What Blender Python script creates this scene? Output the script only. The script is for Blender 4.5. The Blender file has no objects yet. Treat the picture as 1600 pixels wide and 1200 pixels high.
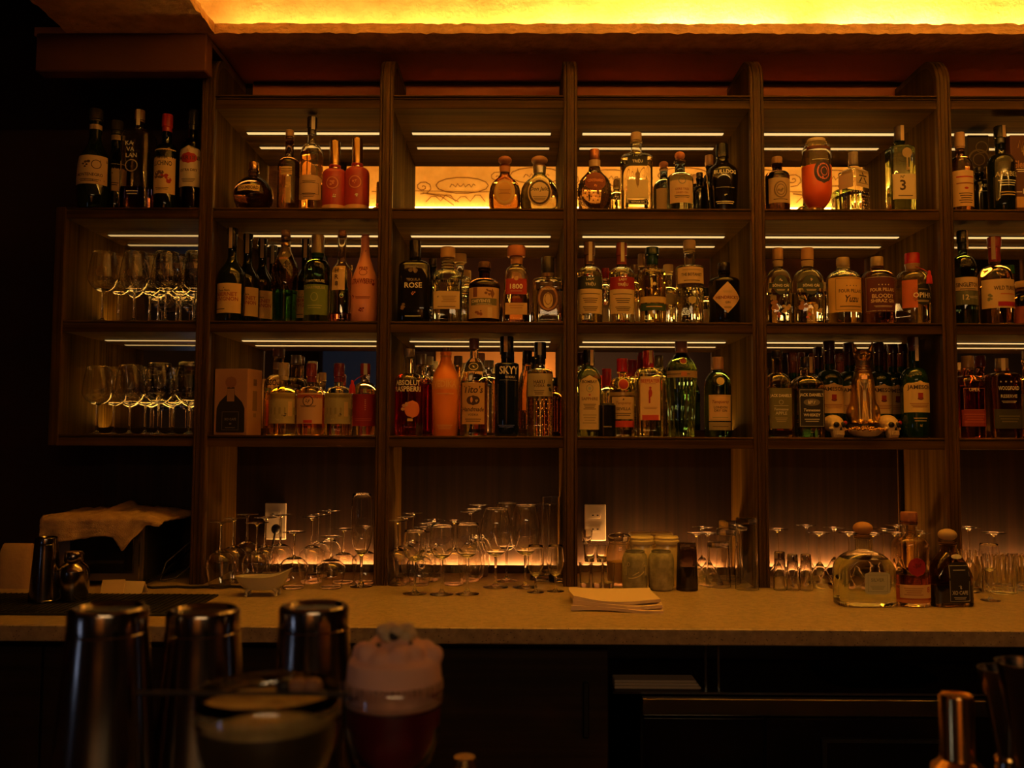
import bpy, math, random
from mathutils import Matrix, Vector
R = random.Random(7)
pi = math.pi
S = bpy.context.scene
COL = S.collection

# ------------------------------------------------------------------ camera, world, exposure
F = 1400.0
EYE = 1.42
PITCH, YAW, ROLL = 0.0615883, 0.0076732, 0.0043911
cp, sp, cy, sy, cr, sr = math.cos(PITCH), math.sin(PITCH), math.cos(YAW), math.sin(YAW), math.cos(ROLL), math.sin(ROLL)
fwd = Vector((-sy * cp, cy * cp, sp)); rt = Vector((cy, sy, 0)); up = rt.cross(fwd)
rt, up = cr * rt + sr * up, cr * up - sr * rt
cam_d = bpy.data.cameras.new('camera'); cam = bpy.data.objects.new('camera', cam_d); COL.objects.link(cam)
cam_d.sensor_width = 36; cam_d.lens = 36 * F / 1600; cam_d.clip_start = .02
m = Matrix.Identity(4)
for i in range(3):
    m[i][0] = rt[i]; m[i][1] = up[i]; m[i][2] = -fwd[i]
m[2][3] = EYE
cam.matrix_world = m
cam_d.dof.use_dof = True; cam_d.dof.focus_distance = 2.98; cam_d.dof.aperture_fstop = 7.0
S.camera = cam
S.view_settings.view_transform = 'Standard'; S.view_settings.look = 'None'
S.view_settings.gamma = 1; S.view_settings.use_curve_mapping = False
S.view_settings.exposure = 0.0
w = bpy.data.worlds.new('world'); S.world = w; w.use_nodes = True
w.node_tree.nodes['Background'].inputs[0].default_value = (0, 0, 0, 1)
w.node_tree.nodes['Background'].inputs[1].default_value = 0
S.cycles.max_bounces = 18; S.cycles.transmission_bounces = 16; S.cycles.glossy_bounces = 8
S.cycles.diffuse_bounces = 5; S.cycles.transparent_max_bounces = 16
S.cycles.use_denoising = True; S.cycles.sample_clamp_indirect = 8.0; S.cycles.blur_glossy = 0.3

WARM = (1.0, .50, .085)
BAR_E, REAR_E, COVE_E, COUNTER_E = 1.1, 32.0, 135.0, 130.0

def P(px, py, Y):
    d = fwd + (px - 800) / F * rt - (py - 600) / F * up
    k = Y / d.y
    return Vector((d.x * k, Y, EYE + d.z * k))

def area(name, loc, rot, sx, syy, power, col):
    l = bpy.data.lights.new(name, 'AREA'); l.shape = 'RECTANGLE'; l.size = sx; l.size_y = syy
    l.energy = power; l.color = col
    o = bpy.data.objects.new(name, l); o.location = loc; o.rotation_euler = rot; COL.objects.link(o)
    return o
# two unseen fill lamps, from the seating side and from above the worktop
area('guest_side_fill', (.6, -2.9, 2.70), (0, 0, 0), 2.4, .5, 36, (1, .62, .28))  # added to light the counter face and bottle labels from the front
dl = area('worktop_fill', (.35, 2.52, 3.13), (0, 0, 0), 2.7, .25, 6.0, (1, .40, .02)); dl.data.spread = math.radians(80)  # added narrow downlight without a fixture, brightens the worktop

# ------------------------------------------------------------------ materials
MATS = {}
def nt(name):
    mt = bpy.data.materials.new(name); mt.use_nodes = True
    return mt, mt.node_tree, mt.node_tree.nodes['Principled BSDF']
def mat(name, col, rough=.5, metal=0., trans=0., ior=1.45, coat=0., emit=None, es=0., bump=None, noise=None, spec=None):
    if name in MATS: return MATS[name]
    mt, t, b = nt(name)
    b.inputs['Base Color'].default_value = (*col, 1); b.inputs['Roughness'].default_value = rough
    b.inputs['Metallic'].default_value = metal; b.inputs['Transmission Weight'].default_value = trans
    b.inputs['IOR'].default_value = ior; b.inputs['Coat Weight'].default_value = coat
    b.inputs['Coat Roughness'].default_value = .05
    if spec is not None: b.inputs['Specular IOR Level'].default_value = spec
    if emit:
        b.inputs['Emission Color'].default_value = (*emit, 1); b.inputs['Emission Strength'].default_value = es
    L = t.links
    if bump or noise:
        tc = t.nodes.new('ShaderNodeTexCoord')
    if noise:   # (scale vec, colA, colB, detail, lo, hi)
        mp = t.nodes.new('ShaderNodeMapping'); mp.inputs['Scale'].default_value = noise[0]
        nz = t.nodes.new('ShaderNodeTexNoise'); nz.inputs['Scale'].default_value = 1; nz.inputs['Detail'].default_value = noise[3]
        rp = t.nodes.new('ShaderNodeValToRGB')
        rp.color_ramp.elements[0].position = noise[4]; rp.color_ramp.elements[1].position = noise[5]
        rp.color_ramp.elements[0].color = (*noise[1], 1); rp.color_ramp.elements[1].color = (*noise[2], 1)
        L.new(tc.outputs['Object'], mp.inputs[0]); L.new(mp.outputs[0], nz.inputs['Vector'])
        L.new(nz.outputs[0], rp.inputs[0]); L.new(rp.outputs[0], b.inputs['Base Color'])
    if bump:    # (scale vec, strength, distance)
        mp2 = t.nodes.new('ShaderNodeMapping'); mp2.inputs['Scale'].default_value = bump[0]
        nz2 = t.nodes.new('ShaderNodeTexNoise'); nz2.inputs['Scale'].default_value = 1; nz2.inputs['Detail'].default_value = 4
        bp = t.nodes.new('ShaderNodeBump'); bp.inputs['Strength'].default_value = bump[1]; bp.inputs['Distance'].default_value = bump[2]
        L.new(tc.outputs['Object'], mp2.inputs[0]); L.new(mp2.outputs[0], nz2.inputs['Vector'])
        L.new(nz2.outputs[0], bp.inputs['Height']); L.new(bp.outputs[0], b.inputs['Normal'])
    MATS[name] = mt
    return mt
wood_h = mat('walnut_grain_along_x', (.1, .05, .02), .42, noise=((1.2, 40, 55), (.040, .020, .0042), (.098, .053, .0105), 5, .35, .68), spec=.08, bump=((1.5, 90, 120), .15, .002))
wood_v = mat('walnut_grain_along_z', (.1, .05, .02), .40, noise=((55, 40, 1.2), (.042, .021, .0042), (.110, .059, .0125), 5, .35, .68), spec=.22, bump=((120, 90, 1.5), .15, .002))
wood_cheek = mat('walnut_satin_cheek', (.1, .05, .02), .7, spec=.03, noise=((55, 40, 1.2), (.040, .021, .0035), (.100, .056, .0095), 5, .35, .68))
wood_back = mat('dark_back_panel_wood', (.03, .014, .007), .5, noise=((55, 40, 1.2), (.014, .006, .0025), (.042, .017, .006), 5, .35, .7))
wood_dark = mat('dark_stained_wood', (.03, .016, .009), .45, noise=((1.2, 40, 50), (.020, .011, .007), (.045, .024, .013), 5, .35, .7))
plaster = mat('rough_ochre_plaster', (.62, .40, .2), .9, noise=((22, 22, 22), (.58, .33, .13), (.82, .50, .22), 4, .3, .7), bump=((45, 45, 70), .9, .012))
cove_paint = mat('cream_plaster_cove', (.78, .62, .38), .85, noise=((12, 12, 12), (.66, .50, .28), (.84, .68, .42), 4, .3, .7), bump=((60, 60, 60), .6, .006))
paint_red = mat('red_brown_paint_brightened', (.26, .075, .03), .8, noise=((5, 5, 5), (.66, .20, .07), (.80, .27, .10), 3, .3, .7), bump=((80, 80, 80), .2, .002))
paint_brown = mat('brown_soffit_paint', (.75, .38, .16), .85, bump=((60, 60, 60), .25, .003))
beam_paint = mat('beam_red_brown_paint', (.13, .045, .02), .8, bump=((60, 60, 60), .25, .003))
wall_dark = mat('dark_oxblood_wall', (.030, .011, .007), .8, bump=((40, 40, 40), .2, .003))
mirror_m = mat('aged_mirror', (.80, .76, .68), .015, metal=1.)
floor_m = mat('dark_floor_tile', (.05, .035, .025), .5, noise=((3, 3, 3), (.03, .02, .015), (.07, .05, .035), 3, .3, .7))
black = mat('matt_black', (.012, .011, .010), .5)
gloss_black = mat('gloss_black_glass', (.006, .006, .007), .06, coat=.6)
steel = mat('brushed_steel', (.55, .53, .50), .22, metal=1., bump=((300, 300, 8), .05, .001))
tin_m = mat('polished_tin', (.30, .27, .24), .16, metal=1.)
gold = mat('polished_brass', (.80, .50, .17), .18, metal=1.)
gold_soft = mat('antique_gold', (.72, .47, .16), .34, metal=1., bump=((120, 120, 120), .3, .002))
white_pl = mat('ivory_plastic', (.75, .68, .55), .35)
towel_m = mat('tan_terry_cloth', (.62, .40, .20), .95, bump=((350, 350, 350), .9, .004), noise=((40, 40, 40), (.50, .31, .15), (.68, .45, .23), 3, .3, .7))
linen = mat('folded_linen', (.70, .55, .42), .9, bump=((400, 400, 400), .3, .001))
def speck(name):
    mt, t, b = nt(name); L = t.links
    tc = t.nodes.new('ShaderNodeTexCoord'); v = t.nodes.new('ShaderNodeTexVoronoi'); v.inputs['Scale'].default_value = 95
    rp = t.nodes.new('ShaderNodeValToRGB'); rp.color_ramp.elements[0].position = .10; rp.color_ramp.elements[1].position = .22
    rp.color_ramp.elements[0].color = (.22, .15, .09, 1); rp.color_ramp.elements[1].color = (.60, .45, .28, 1)
    nz = t.nodes.new('ShaderNodeTexNoise'); nz.inputs['Scale'].default_value = 60; nz.inputs['Detail'].default_value = 5
    mx = t.nodes.new('ShaderNodeMixRGB'); mx.blend_type = 'MULTIPLY'; mx.inputs[0].default_value = .7
    L.new(tc.outputs['Object'], v.inputs['Vector']); L.new(tc.outputs['Object'], nz.inputs['Vector'])
    L.new(v.outputs['Distance'], rp.inputs[0]); L.new(rp.outputs[0], mx.inputs[1]); L.new(nz.outputs[0], mx.inputs[2])
    L.new(mx.outputs[0], b.inputs['Base Color']); b.inputs['Roughness'].default_value = .38
    return mt
quartz = speck('speckled_quartz')
def emis(name, col, s): return mat(name, (.02, .02, .02), .5, emit=col, es=s)
led_bar_m = emis('led_diffuser_bar', (1, .60, .21), BAR_E)
led_bar_dim = emis('led_diffuser_bar_dim', (1, .60, .21), BAR_E * .5)
led_rear_m = emis('led_tape_rear', WARM, REAR_E)
led_counter_m = emis('led_tape_counter', (1, .42, .10), COUNTER_E)
def glass(col=(1, 1, 1), rough=0.0):
    n = 'glass_%d_%d_%d_%d' % tuple(int(c * 1000) for c in (*col, rough))
    return mat(n, col, rough, trans=1., ior=1.47)
def paper(col): return mat('paper_%d_%d_%d' % tuple(int(c * 1000) for c in col), col, .6)
def lacq(col, metal=0.): return mat('lacquer_%d_%d_%d_%d' % (*[int(c * 1000) for c in col], int(metal * 10)), col, .25, metal=metal, coat=.3)
CLEAR = glass((.97, .96, .93))

# ------------------------------------------------------------------ mesh helpers
class MB:
    def __init__(s): s.v = []; s.f = []; s.mi = []; s.mats = []
    def m(s, mt):
        if mt not in s.mats: s.mats.append(mt)
        return s.mats.index(mt)
    def add(s, vs, fs, mt):
        o = len(s.v); s.v += [tuple(v) for v in vs]; k = s.m(mt)
        for f in fs: s.f.append(tuple(i + o for i in f)); s.mi.append(k)
        return s
    def box(s, x0, x1, y0, y1, z0, z1, mt, bev=0.0):
        b = min(bev, (x1 - x0) / 3, (y1 - y0) / 3, (z1 - z0) / 3)
        if b <= 0:
            vs = [(x, y, z) for x in (x0, x1) for y in (y0, y1) for z in (z0, z1)]
            return s.add(vs, [(0, 1, 3, 2), (4, 6, 7, 5), (0, 4, 5, 1), (2, 3, 7, 6), (0, 2, 6, 4), (1, 5, 7, 3)], mt)
        vs = []; idx = {}
        for i, X in enumerate((x0, x1)):
            for j, Y in enumerate((y0, y1)):
                for k, Z in enumerate((z0, z1)):
                    dx, dy, dz = (b if i == 0 else -b), (b if j == 0 else -b), (b if k == 0 else -b)
                    for a, p in enumerate(((X, Y + dy, Z + dz), (X + dx, Y, Z + dz), (X + dx, Y + dy, Z))):
                        idx[i, j, k, a] = len(vs); vs.append(p)
        I = lambda i, j, k, a: idx[i, j, k, a]
        fs = []
        for i in (0, 1): fs.append([I(i, 0, 0, 0), I(i, 0, 1, 0), I(i, 1, 1, 0), I(i, 1, 0, 0)][::(1 if i == 0 else -1)])
        for j in (0, 1): fs.append([I(0, j, 0, 1), I(1, j, 0, 1), I(1, j, 1, 1), I(0, j, 1, 1)][::(1 if j == 0 else -1)])
        for k in (0, 1): fs.append([I(0, 0, k, 2), I(0, 1, k, 2), I(1, 1, k, 2), I(1, 0, k, 2)][::(1 if k == 0 else -1)])
        for i in (0, 1):
            for j in (0, 1): fs.append([I(i, j, 0, 0), I(i, j, 0, 1), I(i, j, 1, 1), I(i, j, 1, 0)])
            for k in (0, 1): fs.append([I(i, 0, k, 0), I(i, 0, k, 2), I(i, 1, k, 2), I(i, 1, k, 0)])
        for j in (0, 1):
            for k in (0, 1): fs.append([I(0, j, k, 1), I(0, j, k, 2), I(1, j, k, 2), I(1, j, k, 1)])
        for i in (0, 1):
            for j in (0, 1):
                for k in (0, 1): fs.append([I(i, j, k, a) for a in range(3)])
        return s.add(vs, fs, mt)
    def loft(s, rows, mt, seg=28, cap0=True, cap1=True, flip=False, mats=None, flute=0, fl_amp=0, cx=0, cy=0):
        """rows: (z, rx, ry, n[, ox, oy])"""
        o = len(s.v); k = s.m(mt)
        for r in rows:
            z, rx, ry, n = r[:4]; ox = r[4] if len(r) > 4 else 0; oy = r[5] if len(r) > 5 else 0
            for i in range(seg):
                a = 2 * pi * i / seg; c, q = math.cos(a), math.sin(a)
                g = (abs(c) ** n + abs(q) ** n) ** (-1. / n)
                if flute: g *= 1 - fl_amp * abs(math.sin(flute * a / 2))
                s.v.append((cx + ox + rx * c * g, cy + oy + ry * q * g, z))
        for j in range(len(rows) - 1):
            kk = s.m(mats[j]) if mats else k
            for i in range(seg):
                a, b = o + j * seg + i, o + j * seg + (i + 1) % seg
                q = (a, b, b + seg, a + seg)
                s.f.append(q[::-1] if flip else q); s.mi.append(kk)
        if cap0:
            q = [o + i for i in range(seg)]; s.f.append(tuple(q if flip else q[::-1])); s.mi.append(s.m(mats[0]) if mats else k)
        if cap1:
            q = [o + (len(rows) - 1) * seg + i for i in range(seg)]; s.f.append(tuple(q[::-1] if flip else q)); s.mi.append(s.m(mats[-1]) if mats else k)
        return s
    def lathe(s, pr, mt, seg=28, cap0=True, cap1=True, cx=0, cy=0, flip=False):
        return s.loft([(z, r, r, 2) for r, z in pr], mt, seg, cap0, cap1, flip, cx=cx, cy=cy)
    def tube(s, pts, r, mt, seg=8, caps=True):
        pts = [Vector(p) for p in pts]; rr = r if isinstance(r, (list, tuple)) else [r] * len(pts)
        o = len(s.v); k = s.m(mt); prev = None
        for i, p in enumerate(pts):
            t = (pts[min(i + 1, len(pts) - 1)] - pts[max(i - 1, 0)]).normalized()
            if prev is None: prev = Vector((0, 0, 1)) if abs(t.z) < .9 else Vector((1, 0, 0))
            u = (prev - t * prev.dot(t)).normalized(); prev = u; vv = t.cross(u)
            for j in range(seg):
                a = 2 * pi * j / seg; s.v.append(tuple(p + rr[i] * (math.cos(a) * u + math.sin(a) * vv)))
        for i in range(len(pts) - 1):
            for j in range(seg):
                a, b = o + i * seg + j, o + i * seg + (j + 1) % seg
                s.f.append((a, b, b + seg, a + seg)); s.mi.append(k)
        if caps:
            s.f.append(tuple(o + j for j in range(seg))[::-1]); s.mi.append(k)
            s.f.append(tuple(o + (len(pts) - 1) * seg + j for j in range(seg))); s.mi.append(k)
        return s
    def ball(s, c, rx, ry, rz, mt, seg=16, rings=10):
        rows = []
        for i in range(rings + 1):
            a = -pi / 2 + pi * i / rings; q = max(math.cos(a), .02)
            rows.append((c[2] + rz * math.sin(a), rx * q, ry * q, 2))
        return s.loft(rows, mt, seg, cx=c[0], cy=c[1])
    def obj(s, name, parent=None, smooth=True, ang=35, tag=None, **kw):
        me = bpy.data.meshes.new(name); me.from_pydata(s.v, [], s.f)
        for mt in s.mats: me.materials.append(mt)
        me.polygons.foreach_set('material_index', s.mi)
        if smooth:
            me.polygons.foreach_set('use_smooth', [True] * len(me.polygons))
        me.update()
        if smooth:
            try: me.set_sharp_from_angle(angle=math.radians(ang))
            except Exception: pass
        o = bpy.data.objects.new(name, me); COL.objects.link(o)
        if parent: o.parent = parent
        return o
def tag(o, label=None, cat=None, group=None, kind=None):
    if label: o['label'] = label
    if cat: o['category'] = cat
    if group: o['group'] = group
    if kind: o['kind'] = kind
    return o
def thing(name, label, cat, loc=(0, 0, 0), rz=0, group=None):
    o = bpy.data.objects.new(name, None); COL.objects.link(o); o.empty_display_size = .02
    o.location = loc; o.rotation_euler = (0, 0, rz)
    return tag(o, label, cat, group)
def cptree(o, parent=None):
    c = o.copy(); COL.objects.link(c); c.parent = parent
    for ch in o.children: cptree(ch, c)
    return c
TXT = {}
def text_mesh(st):
    if st not in TXT:
        cu = bpy.data.curves.new('t', 'FONT'); cu.body = st; cu.resolution_u = 2; cu.size = 1; cu.offset = .022
        ob = bpy.data.objects.new('t', cu); COL.objects.link(ob)
        dg = bpy.context.evaluated_depsgraph_get(); me = ob.evaluated_get(dg).to_mesh()
        vs = [tuple(v.co) for v in me.vertices]; fs = [tuple(p.vertices) for p in me.polygons]
        ob.evaluated_get(dg).to_mesh_clear(); bpy.data.objects.remove(ob); bpy.data.curves.remove(cu)
        x0 = min(v[0] for v in vs); x1 = max(v[0] for v in vs); y0 = min(v[1] for v in vs); y1 = max(v[1] for v in vs)
        TXT[st] = ([((v[0] - (x0 + x1) / 2), (v[1] - (y0 + y1) / 2)) for v in vs], fs, x1 - x0, y1 - y0)
    return TXT[st]
def grid(x0, x1, z0, z1, nx, nz, hw=None, cx=None):
    """2-D patch rows; hw(t) scales the half width."""
    vs, fs = [], []; c = (x0 + x1) / 2; h = (x1 - x0) / 2
    for j in range(nz + 1):
        t = j / nz; q = h * (hw(t) if hw else 1)
        for i in range(nx + 1): vs.append((c - q + 2 * q * i / nx, z0 + (z1 - z0) * t))
    for j in range(nz):
        for i in range(nx):
            a = j * (nx + 1) + i; fs.append((a, a + 1, a + nx + 2, a + nx + 1))
    return vs, fs
SHAPES = {
    'rect': None,
    'ell': lambda t: math.sqrt(max(0, 1 - (2 * t - 1) ** 2)) + .002,
    'dia': lambda t: 1 - abs(2 * t - 1) + .002,
    'arch': lambda t: 1 if t < .78 else math.sqrt(max(0, 1 - ((t - .78) / .22) ** 2)) * .98 + .02,
    'round': lambda t: (1 - max(0, abs(2 * t - 1) - .8) ** 2 * 9),
    'trap': lambda t: 1.12 - .25 * t,
}
def ring2(cx, cz, rx, rz, wd, n=24):
    vs, fs = [], []
    for i in range(n):
        a = 2 * pi * i / n
        vs += [(cx + rx * math.cos(a), cz + rz * math.sin(a)), (cx + (rx - wd) * math.cos(a), cz + (rz - wd) * math.sin(a))]
    for i in range(n):
        j = (i + 1) % n; fs.append((2 * i + 1, 2 * i, 2 * j, 2 * j + 1))
    return vs, fs
def stroke2(pts, wd):
    vs, fs = [], []
    for i, p in enumerate(pts):
        a = pts[max(i - 1, 0)]; b = pts[min(i + 1, len(pts) - 1)]
        dx, dz = b[0] - a[0], b[1] - a[1]; l = math.hypot(dx, dz) or 1
        vs += [(p[0] - dz / l * wd / 2, p[1] + dx / l * wd / 2), (p[0] + dz / l * wd / 2, p[1] - dx / l * wd / 2)]
    for i in range(len(pts) - 1): fs.append((2 * i, 2 * i + 1, 2 * i + 3, 2 * i + 2))
    return vs, fs

# ------------------------------------------------------------------ room shell
Z0, Z1, Z2, Z3, ZC = EYE + 1.155, EYE + .771, EYE + .3895, EYE + .010, EYE - .478
ZTOP = {1: Z1, 2: Z2, 3: Z3, 'c': ZC}
YF, YM = 2.95, 3.276
def struct(mb, name, **k): return tag(mb.obj(name, smooth=k.get('smooth', False)), kind='structure')
WX0, WX1, WY0, WY1, HC = -2.7, 3.4, -3.7, 3.30, 3.16
struct(MB().box(WX0 - .2, WX1 + .2, WY0 - .2, WY1 + .2, -.1, 0, floor_m), 'floor')
struct(MB().box(WX0, WX1, WY1, WY1 + .1, 0, HC, wall_dark), 'wall_north')
struct(MB().box(-1.005, WX1, WY1 - .012, WY1 - .0005, EYE + 1.08, EYE + 1.333, paint_red), 'wall_north_upper')  # strip of the same wall, coloured brighter to make up for light
struct(MB().box(WX0 - .1, WX0, WY0, WY1, 0, HC, wall_dark), 'wall_west')
struct(MB().box(WX1, WX1 + .1, WY0, WY1, 0, HC, wall_dark), 'wall_east')
struct(MB().box(WX0, WX1, WY0 - .1, WY0, 0, HC, wall_dark), 'wall_south')
struct(MB().box(WX0 - .1, WX1 + .1, WY0 - .1, WY1 + .1, HC, HC + .1, cove_paint), 'ceiling')
# lowered ceiling with the rectangular tray cut into it
SL0, SL1 = EYE + 1.334, EYE + 1.367
HX0, HX1, HY0, HY1, SB = -1.01, 2.75, 1.309, 2.873, .13
def rough_slab(x0, x1, y0, y1, z0, z1, mt, nx, ny):
    """a slab with a hand-trowelled uneven rim"""
    b = MB(); vs = []; rr = random.Random(int(x0 * 97 + y0 * 31))
    for z in (z0, z1):
        for j in range(ny + 1):
            for i in range(nx + 1):
                e = i in (0, nx) or j in (0, ny)
                q = .0035 if e else .002
                vs.append((x0 + (x1 - x0) * i / nx + (rr.uniform(-q, q) if e else 0), y0 + (y1 - y0) * j / ny + (rr.uniform(-q, q) if e else 0), z + rr.uniform(-q, q) * .7))
    N = (nx + 1) * (ny + 1); fs = []
    I = lambda i, j, k: k * N + j * (nx + 1) + i
    for j in range(ny):
        for i in range(nx):
            fs.append((I(i, j, 0), I(i, j + 1, 0), I(i + 1, j + 1, 0), I(i + 1, j, 0)))
            fs.append((I(i, j, 1), I(i + 1, j, 1), I(i + 1, j + 1, 1), I(i, j + 1, 1)))
    for i in range(nx):
        fs.append((I(i, 0, 0), I(i + 1, 0, 0), I(i + 1, 0, 1), I(i, 0, 1)))
        fs.append((I(i, ny, 0), I(i, ny, 1), I(i + 1, ny, 1), I(i + 1, ny, 0)))
    for j in range(ny):
        fs.append((I(0, j, 0), I(0, j, 1), I(0, j + 1, 1), I(0, j + 1, 0)))
        fs.append((I(nx, j, 0), I(nx, j + 1, 0), I(nx, j + 1, 1), I(nx, j, 1)))
    b.add(vs, fs, mt); return b
tag(rough_slab(HX0, WX1, HY1, HY1 + .16, SL0, SL1, plaster, 220, 4).obj('trim_1', smooth=True), kind='structure')
struct(MB().box(-1.62, WX1, HY1 + .025, WY1, SL0 + .002, SL1 - .002, paint_brown), 'ceiling_soffit_north')
tag(rough_slab(-1.5, HX0, .9, HY1 + .02, SL0, SL1, plaster, 40, 90).obj('ceiling_soffit_west', smooth=True), kind='structure')
struct(MB().box(WX0, HX1, WY0, HY0, SL0, SL1, paint_brown), 'ceiling_soffit_south')
struct(MB().box(HX1, WX1, HY0, HY1, SL0, SL1, plaster), 'ceiling_soffit_east')
cw = MB()
cw.box(HX0 - SB - .02, HX1 + SB, HY1 + SB, HY1 + SB + .03, SL1 - .002, HC, cove_paint)
cw.box(HX0 - SB - .02, HX0 - SB, HY0 - SB, HY1 + SB, SL1, HC, cove_paint)
cw.box(HX1 + SB, HX1 + SB + .02, HY0 - SB, HY1 + SB, SL1, HC, cove_paint)
cw.box(HX0 - SB - .02, HX1 + SB, HY0 - SB - .02, HY0 - SB, SL1, HC, cove_paint)
struct(cw, 'wall_cove')
# beam over the glass cabinet, crown strip under the soffit
bm_ = MB().box(-1.6, -1.035, 2.873, 2.935, EYE + 1.205, SL0, beam_paint, .004)
bm_.box(-1.6, -1.035, 2.935, WY1, EYE + 1.312, SL0, beam_paint)
struct(bm_, 'trim_2')
struct(MB().box(-1.0, WX1, 3.272, WY1 - .013, EYE + 1.322, EYE + 1.3335, wood_dark, .003), 'trim_3')

# LED runs lying behind the plaster lip (real cove lighting, brighter in the middle run)
cl = thing('cove_light', 'warm LED strip hidden behind the plaster ceiling lip', 'light', (0, 0, SL1 + .001))
def cove_seg(x0, x1, y0, y1, s, z=0.):
    MB().box(x0, x1, y0, y1, z, z + .008, emis('led_cove_%d' % int(s * 10), WARM, s)).obj('led_segment', cl, smooth=False)
yn = HY1 + .075
for x0, x1, s in ((-1.0, -.45, .35), (-.44, .0, .45), (.01, .42, .9), (.43, .92, 2.2), (1.04, 1.45, 2.2), (1.46, 2.0, .8), (2.01, 2.7, .6)):
    cove_seg(x0, x1, yn, yn + .012, COVE_E * s)
yf = HY0 - .092
for x0, x1, s in ((-1.0, .0, .35), (.01, 1.3, .7), (1.31, 2.7, .5)):
    cove_seg(x0, x1, yf - .012, yf, COVE_E * s, .024)
    MB().box(x0, x1, yf - .014, yf + .002, 0, .0235, black).obj('led_ledge', cl, smooth=False)
cove_seg(HX0 - .065, HX0 - .055, HY0, HY1, COVE_E * .10)
# line drawings incised on the far cove wall (seen in the mirrors)
mural = thing('mural_drawing', 'brown line drawings of ovals, spirals and waves on the ceiling cove, seen in mirrors', 'mural', (0, HY0 - SB + .001, 0))
ink = paper((.20, .10, .035))
def mstroke(pts, wd=.006):
    vs, fs = stroke2(pts, wd)
    MB().add([(-x, .002, z) for x, z in vs] + [(-x, .0, z) for x, z in vs], fs + [tuple(i + len(vs) for i in f[::-1]) for f in fs], ink).obj('drawn_line', mural, smooth=False)
rm = random.Random(5)
for q in range(9):
    cx0 = -2.35 + q * .45
    if cx0 > .75: continue
    z = 2.98 + rm.uniform(-.02, .05)
    mstroke([(cx0 + .16 * math.cos(a / 14 * 2 * pi), z + .05 * math.sin(a / 14 * 2 * pi)) for a in range(15)])
    mstroke([(cx0 - .08 + .012 * i, z + .012 * math.sin(i * 2.3)) for i in range(14)], .005)
    cx1 = cx0 + .24; 
    mstroke([(cx1 + .004 * a * math.cos(a * .75), z - .01 + .003 * a * math.sin(a * .75)) for a in range(16)], .005)
    mstroke([(cx0 - .14 + .03 * i, 2.875 + (.022 if i % 3 else -.012) + .006 * math.sin(i)) for i in range(13)], .005)
    mstroke([(cx0 + .02, 2.86), (cx0 + .10, 2.90), (cx0 + .24, 2.915), (cx0 + .13, 2.895), (cx0 + .05, 2.84)], .005)
mstroke([(-2.5 + .2 * i, 2.925 + .004 * math.sin(i * 1.7)) for i in range(18)], .004)

# ------------------------------------------------------------------ back bar shelving
UX = [-1.05, -.449, .170, .795, 1.42, 2.045]
unit = thing('back_bar_shelving', 'tall dark walnut back bar with mirrored bays and lit shelves above counter', 'shelving', (0, 0, 0))
UW = .046
def upright(xc):
    b = MB()
    # cross-section across x: (dx, outward offset) with two bead grooves
    h = UW / 2
    pr = [(-h, -.02), (-h, .0), (-h + .003, .003), (-h + .009, .003), (-h + .0105, -.001), (-h + .012, .003), (-.003, .003), (-.0015, .0015), (.0015, .0015), (.003, .003), (h - .012, .003), (h - .0105, -.001), (h - .009, .003), (h - .003, .003), (h, 0), (h, -.02)]
    path = [((YF, ZC + .001), (0, -1)), ((YF, Z3), (0, -1)), ((YF, Z1), (0, -1)), ((YF, EYE + 1.197), (0, -1))]
    r = .11; zc = EYE + 1.197; yc = YF + r
    for i in range(1, 11):
        a = pi / 2 * i / 10; path.append(((yc - r * math.cos(a), zc + r * math.sin(a)), (math.sin(a), -math.cos(a))))
    path.append(((YM, zc + r), (1, 0)))
    vs = []
    for (y, z), n in path:
        nn = (n[1], n[0])  # (dy, dz) outward
        for dx, off in pr:
            vs.append((xc + dx, y + nn[0] * off, z + nn[1] * off))
    N = len(pr); fs = []
    for j in range(len(path) - 1):
        for i in range(N - 1):
            a = j * N + i; fs.append((a, a + 1, a + N + 1, a + N))
    b.add(vs, fs, wood_v)
    # side cheeks as solid panel
    out = [(YM, ZC + .001), (YF + .002, ZC + .001)] + [(y + (.002 if n[1] == -1 else 0), z - (.0005 if n[0] else 0)) for (y, z), n in path[1:]]
    k = len(out)
    for sx, fl in ((-h + .0005, False), (h - .0005, True)):
        q = tuple(range(k)); b.add([(xc + sx, y, z) for y, z in out], [q[::-1] if fl else q], wood_cheek)
    return b.obj('upright', unit, ang=30)
for x in UX: upright(x)
# left cabinet side and top
MB().box(-1.555, -1.52, YF, YM, Z3 - .038, Z1, wood_cheek, .003).obj('side_panel', unit, smooth=False)
bays = [(-1.52, UX[0] - UW / 2)] + [(UX[i] + UW / 2, UX[i + 1] - UW / 2) for i in range(5)]
def moulded_board(x0, x1, z1, th, y0=YF, y1=YM):
    b = MB()
    # nosing profile in (y,z): small top fillet, groove, flat face
    pr = [(y1, z1), (y0 + .006, z1), (y0 + .003, z1 - .002), (y0 + .003, z1 - .006), (y0 + .007, z1 - .0075), (y0 + .007, z1 - .009), (y0 + .004, z1 - .0105), (y0 + .004, z1 - th + .002), (y0 + .006, z1 - th), (y1, z1 - th)]
    n = len(pr); vs = [(x, y, z) for x in (x0, x1) for y, z in pr]
    fs = [(i, i + n, (i + 1) % n + n, (i + 1) % n) for i in range(n)] + [tuple(range(n)), tuple(range(n, 2 * n))[::-1]]
    return b.add(vs, fs, wood_h)
TH = .038
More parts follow.
